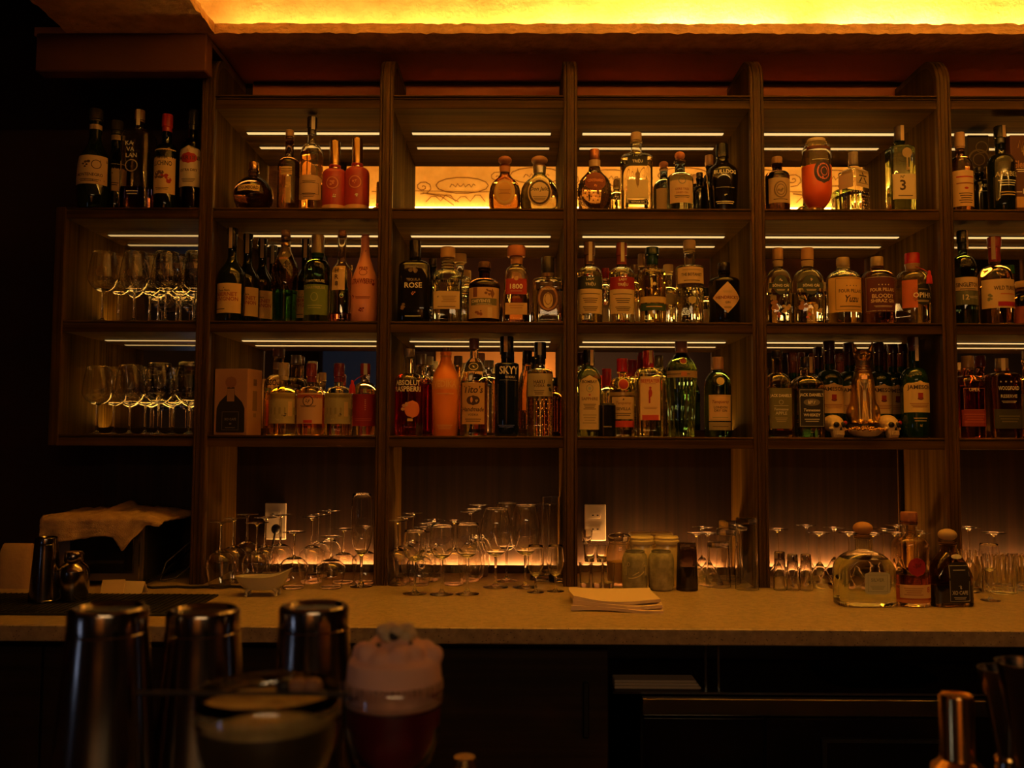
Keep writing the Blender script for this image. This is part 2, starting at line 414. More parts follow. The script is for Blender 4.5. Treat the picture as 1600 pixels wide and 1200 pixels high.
for bi, (x0, x1) in enumerate(bays):
    a, c = x0 - .0002, x1 + .0002
    for zz in (Z1, Z2, Z3): moulded_board(a, c, zz, TH).obj('shelf', unit, smooth=False)
    if bi: moulded_board(a, c, Z0 - .006, TH).obj('top_board', unit, smooth=False)
    if bi: MB().box(a, c, YF - .004, YM, Z0 - .006, Z0, wood_h, .0015).obj('top_cap', unit, smooth=False)
    tops = [(Z2, Z1 - TH), (Z3, Z2 - TH)] + ([(Z1, Z0 - TH - .006)] if bi else [])
    for zb, zt in tops:
        MB().box(a, c, YM, YM + .005, zb + .001, zt, mirror_m).obj('mirror', unit, smooth=False)
        # under-shelf diffuser bar in a thin channel
        yl = 3.185
        lb = MB().box(x0 + .035, x1 - .035, yl, yl + .019, zt - .0048, zt - .0003, led_bar_m if bi else led_bar_dim)
        lb.obj('light_bar', unit, smooth=False)
        MB().box(x0 + .033, x1 - .033, yl - .003, yl - .0002, zt - .0025, zt, wood_dark).box(x0 + .033, x1 - .033, yl + .0192, yl + .022, zt - .0025, zt, wood_dark).obj('light_bar_channel', unit, smooth=False)
        # low rear lip with LED tape behind it
        MB().box(a, c, 3.238, 3.246, zb, zb + .026, wood_h, .001).obj('rear_lip', unit, smooth=False)
        MB().box(x0 + .02, x1 - .02, 3.252, 3.264, zb + .008, zb + .020, led_rear_m).obj('led_tape', unit, smooth=False)
    # lower back panel and its lip + tape
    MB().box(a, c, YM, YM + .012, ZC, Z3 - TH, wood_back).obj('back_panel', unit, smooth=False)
    if bi:
        MB().box(a, c, 3.236, 3.244, ZC, ZC + .028, wood_h, .001).obj('rear_lip', unit, smooth=False)
        MB().box(x0 + .15 if bi == 1 else x0 + .03, x1 - .03, 3.250, 3.262, ZC + .010, ZC + .022, led_counter_m).obj('led_tape', unit, smooth=False)
for x in (P(1405, 800, YM).x, P(1420, 800, YM).x):
    MB().box(x - .004, x + .004, YM - .006, YM, ZC + .03, Z3 - TH, wood_v, .001).obj('panel_batten', unit, smooth=False)

# ------------------------------------------------------------------ counter and what is below it
ct = MB().box(WX0 + .001, WX1 - .001, 2.31, WY1 - .001, ZC - .042, ZC, quartz, .003).obj('worktop', smooth=False)
tag(ct, 'long speckled quartz worktop running under the back bar shelves', 'counter')
ZB = ZC - .042
under = thing('under_counter_cabinet', 'dark wood cabinet fronts below the worktop, left of the steel fridge', 'cabinet', (0, 0, 0))
xs = [WX0 + .01, -1.9, -1.25, -.6, .33 - .0]
MB().box(WX0 + .01, .24, 2.42, WY1 - .01, .08, ZB - .001, wood_dark).obj('carcass', under, smooth=False)
for i in range(4):
    d = MB().box(xs[i] + .003, xs[i + 1] - .003 - (.09 if i == 3 else 0), 2.385, 2.419, .1, ZB - .03, wood_dark, .003).obj('door', under, smooth=False)
    MB().box(xs[i + 1] - .16, xs[i + 1] - .145, 2.365, 2.384, ZB - .25, ZB - .11, black, .003).obj('handle', d, smooth=False)
# recess with fridge on the right
rec = thing('open_shelf_recess', 'dark open shelf with two thin steel posts under the worktop', 'shelf', (0, 0, 0))
zr = P(1060, 1086, 2.40).z
MB().box(.25, WX1 - .01, 2.75, 2.77, zr, ZB - .001, wood_dark).obj('back', rec, smooth=False)
MB().box(.25, WX1 - .01, 2.40, 2.749, zr + .002, zr + .008, wood_dark).obj('shelf_board', rec, smooth=False)
for px in (1103, 1123):
    x = P(px, 1070, 2.42).x; MB().box(x - .003, x + .003, 2.42, 2.43, zr + .009, ZB - .001, steel).obj('post', rec, smooth=False)
fx0 = P(1003, 1100, 2.37).x; zt = min(P(1003, 1091, 2.37).z, zr - .001); zb_ = P(1003, 1118, 2.37).z
fr = thing('back_bar_fridge', 'black under-counter fridge with a steel top rail and glass doors', 'fridge', (0, 0, 0))
MB().box(fx0, WX1 - .02, 2.40, 3.2, .06, zt - .004, black).obj('body', fr, smooth=False)
MB().box(fx0, WX1 - .02, 2.37, 2.399, zb_, zt, steel, .003).obj('top_rail', fr, smooth=False)
for pa, pb in ((1005, 1193), (1197, 1490), (1494, 1790)):
    xa, xb = P(pa, 1150, 2.38).x, P(pb, 1150, 2.38).x; zz = zb_ - .006
    d = MB().box(xa, xb, 2.375, 2.399, .12, zz, gloss_black, .003).obj('glass_door', fr, smooth=False)
    if pa == 1197:
        xa2, xb2, z2 = P(1284, 1150, 2.37).x, P(1486, 1150, 2.37).x, P(1300, 1155, 2.37).z
        b = MB().box(xa2, xb2, 2.366, 2.374, z2 - .008, z2, black).box(xa2, xa2 + .012, 2.366, 2.374, .3, z2 - .008, black)
        b.obj('door_frame', d, smooth=False)
cl_ = P(955, 1070, 2.45)
b = MB()
for i in range(3): b.box(-.115, .115 - i * .006, -.03, .03, .008 * i, .008 * i + .0075, linen, .003)
o = b.obj('folded_cloth', smooth=False); o.location = (P(1025, 1075, 2.45).x, 2.45, zr + .0085)
tag(o, 'folded pale cloth lying on the dark shelf under the worktop', 'cloth')
tr = MB(); x0 = P(1300, 1080, 2.45).x; x1 = P(1475, 1080, 2.45).x
tr.loft([(0, .13, .10, 4), (.002, .135, .105, 4), (.018, .148, .118, 4), (.020, .150, .120, 4), (.018, .146, .116, 4), (.004, .132, .102, 4), (.003, .05, .05, 2)], gloss_black, 40)
o = tr.obj('serving_tray'); o.location = ((x0 + x1) / 2, 2.54, zr + .0085); tag(o, 'dark oval serving tray on the shelf above the fridge', 'tray')

# ------------------------------------------------------------------ customer bar in front, near the lens
ZBAR = EYE - .32
bar = thing('front_bar', 'dark wooden customer bar top at the lower edge of the view', 'bar', (0, 0, 0))
MB().box(WX0 + .3, WX1 - .3, .12, .872, ZBAR - .04, ZBAR, wood_dark, .004).obj('bar_top', bar, smooth=False)
MB().box(WX0 + .35, WX1 - .35, .3, .80, .02, ZBAR - .041, wood_dark).obj('bar_front', bar, smooth=False)

# ------------------------------------------------------------------ opposite side of the room (seen dimly in the mirrors)
al = thing('lamplit_wall_patch', 'amber patch for the lamplit stretch of opposite wall, reflected behind the lowest bottles', 'panel', (0, 0, 0))
MB().box(-.95, .52, WY0, WY0 + .03, .9, 2.62, mat('amber_lamplight_tint', (.60, .24, .05), .85)).obj('panel', al, smooth=False)  # light-coloured patch standing for the lamp-washed part of the dark wall
pf = thing('picture_frame', 'small dark framed picture on the amber lamplit wall patch', 'picture', (-.62, WY0 + .031, 2.05))
MB().box(-.09, .09, 0, .02, -.12, .12, black, .004).obj('frame', pf, smooth=False)
MB().box(-.06, .06, .021, .024, -.09, .09, paper((.5, .4, .28))).obj('print', pf, smooth=False)
for sx in (-.88, .25):
    sc = thing('wall_sconce', 'small glowing amber %s wall sconce on the opposite lamplit wall patch' % ('left' if sx < 0 else 'right'), 'lamp', (sx, WY0 + .031, 2.15))
    MB().box(-.03, .03, 0, .02, -.05, .05, gold, .003).obj('back_plate', sc, smooth=False)
    MB().lathe([(.03, -.06), (.045, .08)], emis('sconce_shade', (1, .5, .14), 9.0), cx=0, cy=.07).obj('lamp_shade', sc)
    MB().box(-.006, .006, .02, .04, -.01, .01, gold).obj('arm', sc, smooth=False)
struct(MB().box(-2.25, -1.55, WY0, WY0 + .02, 1.2, 2.55, emis('evening_window_light', (.42, .55, 1.0), .012)), 'window_1')
wf = MB()
for x in (-2.29, -1.55): wf.box(x, x + .04, WY0, WY0 + .05, 1.16, 2.59, wood_dark)
for z in (1.16, 1.85, 2.55): wf.box(-2.29, -1.51, WY0, WY0 + .05, z, z + .04, wood_dark)
struct(wf, 'trim_4')
struct(MB().box(WX0, WX0 + .02, -.95, -.70, .75, 1.36, emis('street_window_light', (.50, .62, 1.0), 2.2)), 'window_2')
struct(MB().box(WX0, WX0 + .03, -1.0, -.951, .7, 1.40, wood_dark).box(WX0, WX0 + .03, -.699, -.65, .7, 1.40, wood_dark), 'trim_5')
# ------------------------------------------------------------------ bottle builder
def body_rows(W, H, o):
    """outer profile rows (z, rx, ry, n) up to the mouth"""
    dr, n = o.get('dr', 1.), o.get('n', 2); s0, s1, nw, c0 = o.get('s0', .6), o.get('s1', .74), o.get('nw', .34), o.get('c0', .9)
    k = o.get('k', 2.); tp = o.get('tp', 1.); w2 = W / 2; nr = w2 * nw
    def row(z, r, blend=0.):
        nn = n * (1 - blend) + 2 * blend; q = dr * (1 - blend) + blend
        return (z * H, r, max(r * q, min(r, nr)), nn)
    rows = []
    if 'prof' in o:
        for z, r in o['prof']:
            bl = max(0, min(1, (z - s0) / max(s1 - s0, .01))); rows.append(row(z, r * w2, bl))
    else:
        rb = w2 * tp
        rows = [row(0, rb * .90), row(.006, rb * .97), row(.02, rb)]
        for i in range(1, 5): rows.append(row(.02 + (s0 - .02) * i / 4, rb + (w2 - rb) * i / 4))
        for i in range(1, 9):
            t = i / 8; q = (1 - t ** k) ** (1 / k) if t < 1 else 0
            if o.get('ogee'): q = .5 * (1 + math.cos(pi * t ** .9)) 
            rows.append(row(s0 + (s1 - s0) * t, nr + (w2 - nr) * q, t * t))
    rows.append((c0 * H - .012, nr * 1.0, nr * 1.0, 2)); rows.append((c0 * H - .009, nr * 1.14, nr * 1.14, 2)); rows.append((c0 * H - .002, nr * 1.14, nr * 1.14, 2)); rows.append((c0 * H, nr * 1.02, nr * 1.02, 2))
    rows2 = [rows[0]]
    for r in rows[1:]:
        if r[0] > rows2[-1][0] + 1e-5: rows2.append(r)
    return rows2
def interp(rows, z):
    if z <= rows[0][0]: return rows[0][1:4]
    for a, b in zip(rows, rows[1:]):
        if a[0] <= z <= b[0]:
            t = (z - a[0]) / (b[0] - a[0]); return tuple(a[i] + (b[i] - a[i]) * t for i in (1, 2, 3))
    return rows[-1][1:4]
class Skin:
    def __init__(s, rows): s.rows = rows; s.tab = {}
    def table(s, q, n):
        key = (round(q, 2), round(n, 1))
        if key not in s.tab:
            t = [(0., 0., -q)]; L = 0.; N = 160; px, py = 0., -q
            for i in range(1, N + 1):
                a = pi * i / N; c, d = math.sin(a), -math.cos(a) * 1.0
                g = (abs(c) ** n + abs(d) ** n) ** (-1. / n); x, y = c * g, q * d * g
                L += math.hypot(x - px, y - py); px, py = x, y; t.append((L, x, y))
            s.tab[key] = t
        return s.tab[key]
    def __call__(s, u, z, off):
        rx, ry, n = interp(s.rows, z); t = s.table(ry / rx, n); L = abs(u) / rx
        L = min(L, t[-1][0]); lo, hi = 0, len(t) - 1
        while hi - lo > 1:
            m_ = (lo + hi) // 2
            if t[m_][0] <= L: lo = m_
            else: hi = m_
        a, b = t[lo], t[hi]; f = (L - a[0]) / ((b[0] - a[0]) or 1)
        x = (a[1] + (b[1] - a[1]) * f) * rx; y = (a[2] + (b[2] - a[2]) * f) * rx
        l = math.hypot(x, y) or 1
        return ((x + x / l * off) * (1 if u >= 0 else -1), y + y / l * off, z)
def put(mb, sk, vs, fs, mt, off): mb.add([sk(u, z, off) for u, z in vs], fs, mt)
def lettering(mb, sk, texts, H, W, off, u0=0):
    for t in texts:
        st, zc, h, col = t[:4]; mw = t[4] if len(t) > 4 else .9; du = (t[5] if len(t) > 5 else 0) * W; sl = t[6] if len(t) > 6 else 0
        m2 = paper(col); hh = h * H
        if st == '#lines':      # unreadable small print: (.., zc, h, col, mw, du, n)
            n = int(sl) or 3
            for i in range(n):
                z = zc * H + hh * (.5 - (i + .5) / n); hw = mw * W / 2 * (1 - .25 * ((i * 7) % 3) / 2)
                vs, fs = grid(u0 + du - hw, u0 + du + hw, z - hh / n * .2, z + hh / n * .2, 8, 1); put(mb, sk, vs, fs, m2, off)
            continue
        if st[0] == '#':
            kind = st[1:]; r = hh / 2; z = zc * H
            if kind == 'ring': vs, fs = ring2(u0 + du, z, r * mw, r, r * .16)
            elif kind == 'frame':
                w_ = mw * W / 2; tk = .0011
                for a in ((-w_, w_, z - r, z - r + tk), (-w_, w_, z + r - tk, z + r), (-w_, -w_ + tk, z - r, z + r), (w_ - tk, w_, z - r, z + r)):
                    vs, fs = grid(u0 + du + a[0], u0 + du + a[1], a[2], a[3], 8 if a[1] - a[0] > .01 else 1, 4); put(mb, sk, vs, fs, m2, off)
                continue
            elif kind == 'blob':
                rr = random.Random(int(zc * 1000) + int(r * 1e5)); vs, fs = [], []
                for q in range(7):
                    a0, b0 = u0 + du + rr.uniform(-.6, .6) * mw * r, z + rr.uniform(-.6, .6) * r; rad = r * rr.uniform(.18, .42); o_ = len(vs)
                    vs += [(a0 + rad * math.cos(a * pi / 3.5), b0 + rad * math.sin(a * pi / 3.5) * .8) for a in range(7)]; fs.append(tuple(range(o_, o_ + 7)))
            elif kind == 'zig': vs, fs = stroke2([(u0 + du + mw * W * (i / 6 - .5), z + (r if i % 2 else -r)) for i in range(7)], .0012)
            elif kind == 'stars':
                vs, fs = [], []
                for q in range(4):
                    o_ = len(vs); vs += [(u0 + du + (q - 1.5) * mw * W / 4 + r * math.cos(a * pi / 5) * (1 if a % 2 else .45), z + r * math.sin(a * pi / 5) * (1 if a % 2 else .45)) for a in range(10)]; fs.append(tuple(range(o_, o_ + 10)))
            else:
                vs, fs = grid(u0 + du - mw * r, u0 + du + mw * r, z - r, z + r, 8, 8, SHAPES[kind])
            put(mb, sk, vs, fs, m2, off); continue
        vs, fs, tw, th = text_mesh(st); sc = hh / th; sx = min(sc, mw * W / tw)
        if sx < sc * .5: sc = sx / .5
        put(mb, sk, [(u0 + du + x * sx + y * sc * sl, zc * H + y * sc) for x, y in vs], fs, m2, off)
CAPS = {}
def add_cap(root, o, W, H, nr, top=True):
    c0 = o.get('c0', .9) * H; st = o.get('cap', 'cyl'); col = o.get('cc', (.05, .04, .035)); met = o.get('cm', 0.)
    mt = lacq(col, met) if st != 'cork' and st != 'ball' else mat('cork_%d' % int(col[0] * 100), col, .65, bump=((150, 150, 150), .4, .001))
    cwid = o.get('cw', .4) * W / 2; b = MB(); c1 = H
    if st == 'cyl':
        b.lathe([(cwid * .96, c0 - .004), (cwid, c0 - .003), (cwid, c1 - .003), (cwid * .94, c1 - .0006), (cwid * .5, c1)], mt)
    elif st == 'cap':   # long foil capsule over the neck
        cl0 = o.get('cl', .78) * H
        b.lathe([(nr * 1.06, cl0), (nr * 1.08, cl0 + .002), (nr * 1.06, c0 - .012), (nr * 1.22, c0 - .010), (nr * 1.22, c1 - .003), (nr * 1.12, c1)], mt)
    elif st == 'stop' or st == 'cork':  # wide stopper head with short plug
        b.lathe([(nr * .85, c0 - .006), (nr * .85, c0 + .0005), (cwid, c0 + .001), (cwid * 1.02, c0 + .004), (cwid * 1.02, c1 - .004), (cwid * .94, c1)], mt)
    elif st == 'ball':
        h = (c1 - c0); rows = [(nr * .8, c0 - .006), (nr * .8, c0)]
        for i in range(0, 9):
            a = -pi / 2 * .75 + (pi / 2 * 1.75) * i / 8; rows.append((max(cwid * math.cos(a), .0008), c0 + h * (.5 + .5 * math.sin(a)) if a > -1.1 else c0 + .0005))
        b.lathe(rows, mt)
    return b.obj('cap' if st in ('cyl', 'cap') else 'stopper', root)
def bottle(shelf, px, wpx, top, label, opts, labels=(), glasstxt=(), Y=None, rz=0, name='bottle', cat='bottle', group=None, H=None, wide=None, lean=None):
    o = opts; dr = o.get('dr', 1.)
    Yf = YF + .022
    W = wpx * (Yf + .03) / F
    yc = Y if Y is not None else Yf + W * dr / 2
    W = wpx * yc / F
    base = ZTOP[shelf]; pt = P(px, top, yc)
    H = H or (pt.z - base)
    root = thing(name, label, cat, (pt.x, yc, base), rz, group)
    if lean: root.rotation_euler = (0, lean, rz)
    rows = body_rows(W, H, o); nr = W / 2 * o.get('nw', .34)
    gcol = o.get('g', (.95, .95, .90)); lcol = o.get('l', None); fill = o.get('fill', .0)
    gm = o['gm'] if 'gm' in o else glass(gcol, o.get('rg', 0.)); lm = (o['lm'] if 'lm' in o else glass(lcol)) if lcol or 'lm' in o else gm
    b = MB()
    fz = fill * H; mats = []
    if lcol or 'lm' in o:
        # split rows at the base thickness and the liquid surface
        cut = [max(.012, o.get('bt', .02) * H)] + ([fz] if fill else [])
        for c in cut:
            if c < rows[-1][0]:
                for i in range(len(rows) - 1):
                    if rows[i][0] < c - 1e-4 and rows[i + 1][0] > c + 1e-4: rows.insert(i + 1, (c, *interp(rows, c))); break
        for i in range(len(rows) - 1):
            zm = (rows[i][0] + rows[i + 1][0]) / 2; mats.append(lm if cut[0] < zm < (fz if fill else 9) else gm)
    else: mats = [gm] * (len(rows) - 1)
    b.loft(rows, gm, o.get('seg', 28), mats=mats, flute=o.get('flute', 0), fl_amp=o.get('fla', 0))
    if fill and fill < o.get('c0', .9) - .05:   # air space above the liquid: inner wall, normals towards the air
        zs = sorted({fz} | {r[0] for r in rows if r[0] > fz + .002 and r[0] < rows[-1][0] - .004}); inner = []
        for z in zs:
            rx, ry, n = interp(rows, z); inner.append((z, max(rx - .0025, .002), max(ry - .0025, .002), n))
        if len(inner) > 1: b.loft(inner, gm, o.get('seg', 28), flip=True)
    if o.get('knob'):   # studs or diamonds on the glass
        sk = Skin(rows); kz0, kz1, rowsn, cols, kr = o['knob']
        for j in range(rowsn):
            z = (kz0 + (kz1 - kz0) * j / max(rowsn - 1, 1)) * H
            for i in range(cols):
                u = ((i + (j % 2) * .5) / cols - .5) * W * 1.35; p = sk(u, z, 0)
                b.ball(p, kr, kr, kr, gm, 6, 4)
    b.obj(o.get('bn', 'glass_body'), root, ang=40)
    if o.get('cap', 'cyl') != 'none': add_cap(root, o, W, H, nr)
    sk = Skin(rows)
    if o.get('neck'):   # neck band (z0, z1, col[, metal])
        for nb in o['neck'] if isinstance(o['neck'], list) else [o['neck']]:
            z0, z1 = nb[0] * H, nb[1] * H; r0, r1 = interp(rows, z0)[0], interp(rows, z1)[0]
            MB().lathe([(r0, z0 - .0003), (r0 + .0007, z0), (r1 + .0007, z1), (r1, z1 + .0003)], lacq(nb[2], nb[3] if len(nb) > 3 else 0.), cap0=False, cap1=False).obj('neck_label', root)
    if o.get('seal'):   # tax strip running up the neck and over the cap
        z0, col = o['seal']; z0 *= H; rr = max(nr * 1.22, o.get('cw', .4) * W / 2) if o.get('cap', 'cyl') != 'cap' else nr * 1.24
        b = MB(); u = .008; a0 = o.get('sa', .5)
        vs = []
        for z in (z0, (z0 + H) / 2, H - .001):
            for k_ in (-1, 0, 1):
                a = a0 + k_ * .006 / rr; vs.append((math.sin(a) * (rr + .0006), -math.cos(a) * (rr + .0006), z))
        b.add(vs, [(0, 1, 4, 3), (1, 2, 5, 4), (3, 4, 7, 6), (4, 5, 8, 7)], paper(col)); b.obj('tax_strip', root, smooth=True)
    for lb in labels:
        shp, z0, z1, wf, col = lb[:5]; txt = lb[5] if len(lb) > 5 else (); u0 = (lb[6] if len(lb) > 6 else 0) * W
        b = MB(); vs, fs = grid(u0 - wf * W / 2, u0 + wf * W / 2, z0 * H, z1 * H, 16, 14 if SHAPES[shp] else 4, SHAPES[shp])
        put(b, sk, vs, fs, paper(col), .0005); lo = b.obj('label', root)
        if txt:
            b = MB(); lettering(b, sk, txt, H, W, .0009, u0); b.obj('lettering', lo, smooth=False)
    if glasstxt:
        b = MB(); lettering(b, sk, glasstxt, H, W, .0007); b.obj('lettering', root, smooth=False)
    root['h'] = H
    return root, W, H, rows

# colours used on labels
CR = (.78, .64, .44); TAN = (.66, .46, .26); INK = (.07, .035, .02); WH = (.85, .78, .66); RED = (.48, .03, .02); DRED = (.22, .012, .012)
GRN = (.02, .07, .035); GLD = (.62, .42, .16); BLK = (.015, .012, .012); SIL = (.6, .58, .52); ORG = (.85, .22, .04)
dgreen = glass((.04, .12, .05)); dwine = mat('dark_wine_glass', (.006, .010, .006), .06, coat=.5)
dbrown = glass((.22, .09, .03)); amber = glass((.80, .42, .12)); green = glass((.32, .62, .30)); yel = (.93, .80, .42); pink = (.95, .52, .42)
clearg = (.96, .96, .91)
blackg = mat('black_bottle_glass', (.008, .007, .007), .08, coat=.5)
LT = dict
FINE = lambda z, h, n=4, c=INK, w=.6, du=0: ('#lines', z, h, c, w, du, n)

# ---- top row, left cabinet top (on cabinet top board)
dkg = LT(gm=mat('bottle_green_black', (.008, .016, .008), .06, coat=.6))
bottle(1, 151, 52, 172, 'dark green squat bottle with wide tan label, far left on the glass cabinet top', {**dkg, 's0': .50, 's1': .68, 'nw': .36, 'c0': .93, 'cw': .38, 'k': 1.6, 'cap': 'cap', 'cl': .88, 'cc': (.05, .04, .03), 'neck': [(.80, .845, TAN), (.905, .955, TAN)], 'prof': [(0, .82), (.02, .9), (.15, .97), (.28, 1.0), (.46, .95), (.52, .88), (.60, .62), (.66, .42), (.72, .36)]},
    [('rect', .24, .52, 1.12, TAN, [('MONTENEGRO', .33, .030, INK, .8), ('#blob', .43, .09, INK, 1.2, -.12), ('#ring', .43, .09, INK, 1., .2), FINE(.275, .03, 2)])], rz=.12)
bottle(1, 184, 44, 190, 'dark green tan-labelled bottle half hidden behind the squat one', {**dkg, 's0': .50, 's1': .68, 'nw': .38, 'c0': .93, 'cap': 'cap', 'cl': .86, 'cc': (.05, .04, .03), 'neck': [(.80, .85, TAN), (.91, .96, TAN)], 'prof': [(0, .82), (.02, .9), (.15, .97), (.28, 1.0), (.46, .95), (.52, .88), (.60, .62), (.66, .42), (.72, .38)]},
    [('rect', .26, .54, 1.1, TAN, [('#blob', .44, .08, INK, 1.), FINE(.33, .04, 2)])], Y=3.13)
bottle(1, 219, 46, 173, 'square clear bottle of pink spirit with white lettering on the cabinet top', LT(dr=.9, n=7, s0=.70, s1=.80, nw=.30, k=3, c0=.90, cap='stop', cw=.34, cc=(.25, .13, .06), l=(.80, .34, .28), fill=.22, g=(.93, .90, .86), seal=(.84, CR), sa=.1, seg=36),
    [], [('KA', .64, .042, WH, .3, -.14), ('VA', .58, .042, WH, .3, -.10), ('LAN', .52, .042, WH, .42, -.06), ('#ring', .42, .12, (.5, .4, .3), 1.0, -.05), FINE(.16, .05, 2, WH, .4)])
bottle(1, 262, 36, 180, 'dark bottle with red cap and gold label of two figures on the cabinet top', LT(gm=dwine, s0=.56, s1=.70, nw=.40, c0=.90, cap='cap', cl=.82, cc=(.42, .03, .02), k=2.),
    [('rect', .16, .62, 1.25, (.75, .52, .24), [('MARA', .53, .03, INK, .5), ('LUCHINO', .47, .05, INK, .85), ('#blob', .34, .14, (.15, .08, .04), .9, -.15), ('#blob', .32, .14, RED, .9, .17), FINE(.21, .03, 2)])])
bottle(1, 303, 38, 173, 'pale green bottle with white label and red disc on the cabinet top', LT(g=(.25, .38, .2), s0=.58, s1=.72, nw=.36, c0=.88, cap='cap', cl=.80, cc=(.03, .03, .05), l=(.45, .50, .28), fill=.2),
    [('arch', .22, .62, 1.15, CR, [('#ell', .50, .11, RED, 1.5), ('MARTINI', .50, .04, INK, .95), ('EXTRA DRY', .38, .025, INK, .75), ('#blob', .57, .05, GLD, 1.), FINE(.28, .04, 3)])])
# ---- row 1, second bay
bottle(1, 397, 62, 254, 'dark round orb-shaped liqueur bottle with gold band and ribbed cap', {'gm': glass((.10, .05, .04)), 's0': .72, 's1': .78, 'nw': .26, 'c0': .84, 'cap': 'cyl', 'cw': .25, 'cc': (.55, .32, .13), 'cm': 1., 'prof': [(0, .45), (.03, .62), (.12, .82), (.22, .95), (.33, 1.0), (.44, .97), (.54, .86), (.62, .68), (.68, .46), (.72, .30), (.78, .26)], 'seg': 36},
    [('rect', .36, .48, .58, GLD, [('CHAMBORD', .42, .07, INK, .52)])])
bottle(1, 453, 36, 204, 'tall dark brown bottle with cork top, between the orb bottle and the amber one', LT(gm=glass((.16, .08, .04)), s0=.54, s1=.66, nw=.36, c0=.92, cap='cork', cw=.36, cc=(.45, .27, .12)),
    [('rect', .42, .52, .5, GLD, [FINE(.47, .06, 3)]), ('rect', .08, .40, .22, (.45, .30, .12), [('#blob', .3, .1, GLD, .6)], .1)])
bottle(1, 488, 37, 184, 'tall amber bottle with black foil neck and low tan label on the top shelf', LT(l=(.86, .50, .20), g=(.92, .84, .66), s0=.55, s1=.72, nw=.36, c0=.92, cap='cap', cl=.82, cc=(.03, .025, .03), fill=.62, seal=(.86, WH), sa=.45),
    [('round', .10, .36, 1.2, (.56, .36, .22), [('#frame', .22, .12, INK, .9), FINE(.15, .05, 3), FINE(.29, .03, 2)])])
for px, tp, ds in ((524, 221, 'left one of the pair of maroon bottles with long gold stoppers'), (559, 217, 'right one of the pair of maroon bottles with long gold stoppers')):
    bottle(1, px, 39, tp, ds, LT(gm=mat('maroon_coated_glass', (.42, .045, .04), .35, coat=.2), s0=.50, s1=.60, nw=.42, c0=.66, cap='cyl', cw=.44, cc=(.62, .40, .14), cm=1., k=2.4, neck=(.605, .66, (.62, .52, .40), 1.)),
        [('ell', .27, .47, .62, (.36, .05, .04), [('#ring', .37, .17, (.65, .25, .16), 1.), ('#blob', .37, .09, (.65, .25, .16), 1.)]), ('rect', .0, .07, 1.3, (.68, .42, .22), [])], [('#blob', .19, .06, WH, 1.1, .08)])
# ---- row 1, third bay
dj = LT(s0=.5, s1=.66, nw=.30, c0=.84, cap='ball', cw=.44, prof=[(0, .84), (.02, .93), (.12, 1.0), (.30, 1.0), (.42, .94), (.50, .82), (.56, .64), (.61, .44), (.66, .32), (.75, .30)], dr=.55, n=2.6)
bottle(1, 789, 50, 244, 'brown bell-shaped bottle with cork ball and oval amber label', {**dj, 'g': (.62, .30, .14), 'l': (.78, .42, .14), 'fill': .5, 'cc': (.36, .14, .08), 'neck': (.70, .80, (.55, .22, .08))},
    [('ell', .07, .56, .66, (.62, .34, .10), [('#ring', .32, .42, GLD, .75), FINE(.32, .10, 4, (.35, .15, .05), .35)])])
bottle(1, 843, 60, 244, 'clear bell-shaped bottle with cork ball and round pale label', {**dj, 'g': (.90, .94, .76), 'l': (.90, .92, .70), 'fill': .5, 'cc': (.42, .22, .12), 'neck': (.68, .80, SIL, .8)},
    [('ell', .06, .56, .62, (.66, .50, .30), [('#ring', .31, .44, INK, .85), ('Don Julio', .36, .09, INK, .5, 0, .2), FINE(.2, .08, 3, INK, .35)])])
# ---- row 1, fourth bay
bottle(1, 929, 54, 234, 'round diamond-cut brown bottle with copper stopper and dark red label', {'g': (.62, .42, .26), 's0': .62, 's1': .72, 'nw': .30, 'c0': .84, 'cap': 'cyl', 'cw': .30, 'cc': (.60, .22, .08), 'cm': .6, 'prof': [(0, .55), (.03, .70), (.12, .88), (.24, .99), (.34, 1.0), (.45, .93), (.54, .78), (.60, .56), (.66, .36), (.76, .30)], 'neck': (.72, .82, (.55, .36, .18)), 'knob': (.04, .5, 9, 11, .0028), 'dr': .7, 'seg': 36},
    [('ell', .30, .62, .62, (.22, .05, .02), [('CENTENARIO', .47, .05, (.7, .25, .1), .45), ('#blob', .38, .06, (.7, .25, .1), 1.)])])
bottle(1, 963, 24, 282, 'small clear bottle glowing behind the diamond-cut bottle', LT(l=(.95, .88, .55), s0=.5, s1=.7, nw=.4, c0=.85, cap='cork', cc=(.5, .35, .2)), [], Y=3.10)
bottle(1, 994, 50, 208, 'tall clear square-shouldered bottle with black top label and figure', LT(dr=.6, n=4, s0=.66, s1=.72, nw=.34, k=3, c0=.90, cap='cork', cw=.34, cc=(.50, .36, .22), g=(.97, .96, .84), l=(.97, .95, .78), fill=.62),
    [('rect', .55, .72, .62, BLK, [('LADY', .675, .032, WH, .26), ('TRIỆU', .61, .055, WH, .48)]), ('rect', .07, .13, .62, BLK, [('#frame', .10, .05, WH, .56), ('VIETNAM GIN', .10, .022, WH, .42)]), ('rect', .14, .38, .66, (.72, .58, .30), [])],
    [('#dia', .40, .26, (.45, .30, .10), .22), ('#ell', .44, .07, (.35, .22, .08), .8), ('#ell', .36, .14, (.30, .18, .07), .25)])
bottle(1, 1062, 42, 237, 'blue-grey bottle with copper ball stopper and tan label', LT(g=(.40, .52, .52), s0=.52, s1=.64, nw=.38, k=2, c0=.86, cap='ball', cw=.40, cc=(.55, .20, .10), flute=0),
    [('rect', .12, .58, 1.0, (.66, .46, .26), [('#ring', .48, .12, (.2, .22, .2), 1.), ('GERE TREE', .34, .035, (.35, .12, .06), .75), ('DRIED GIN', .28, .03, (.35, .12, .06), .6), FINE(.22, .05, 2), FINE(.56, .02, 1)])])
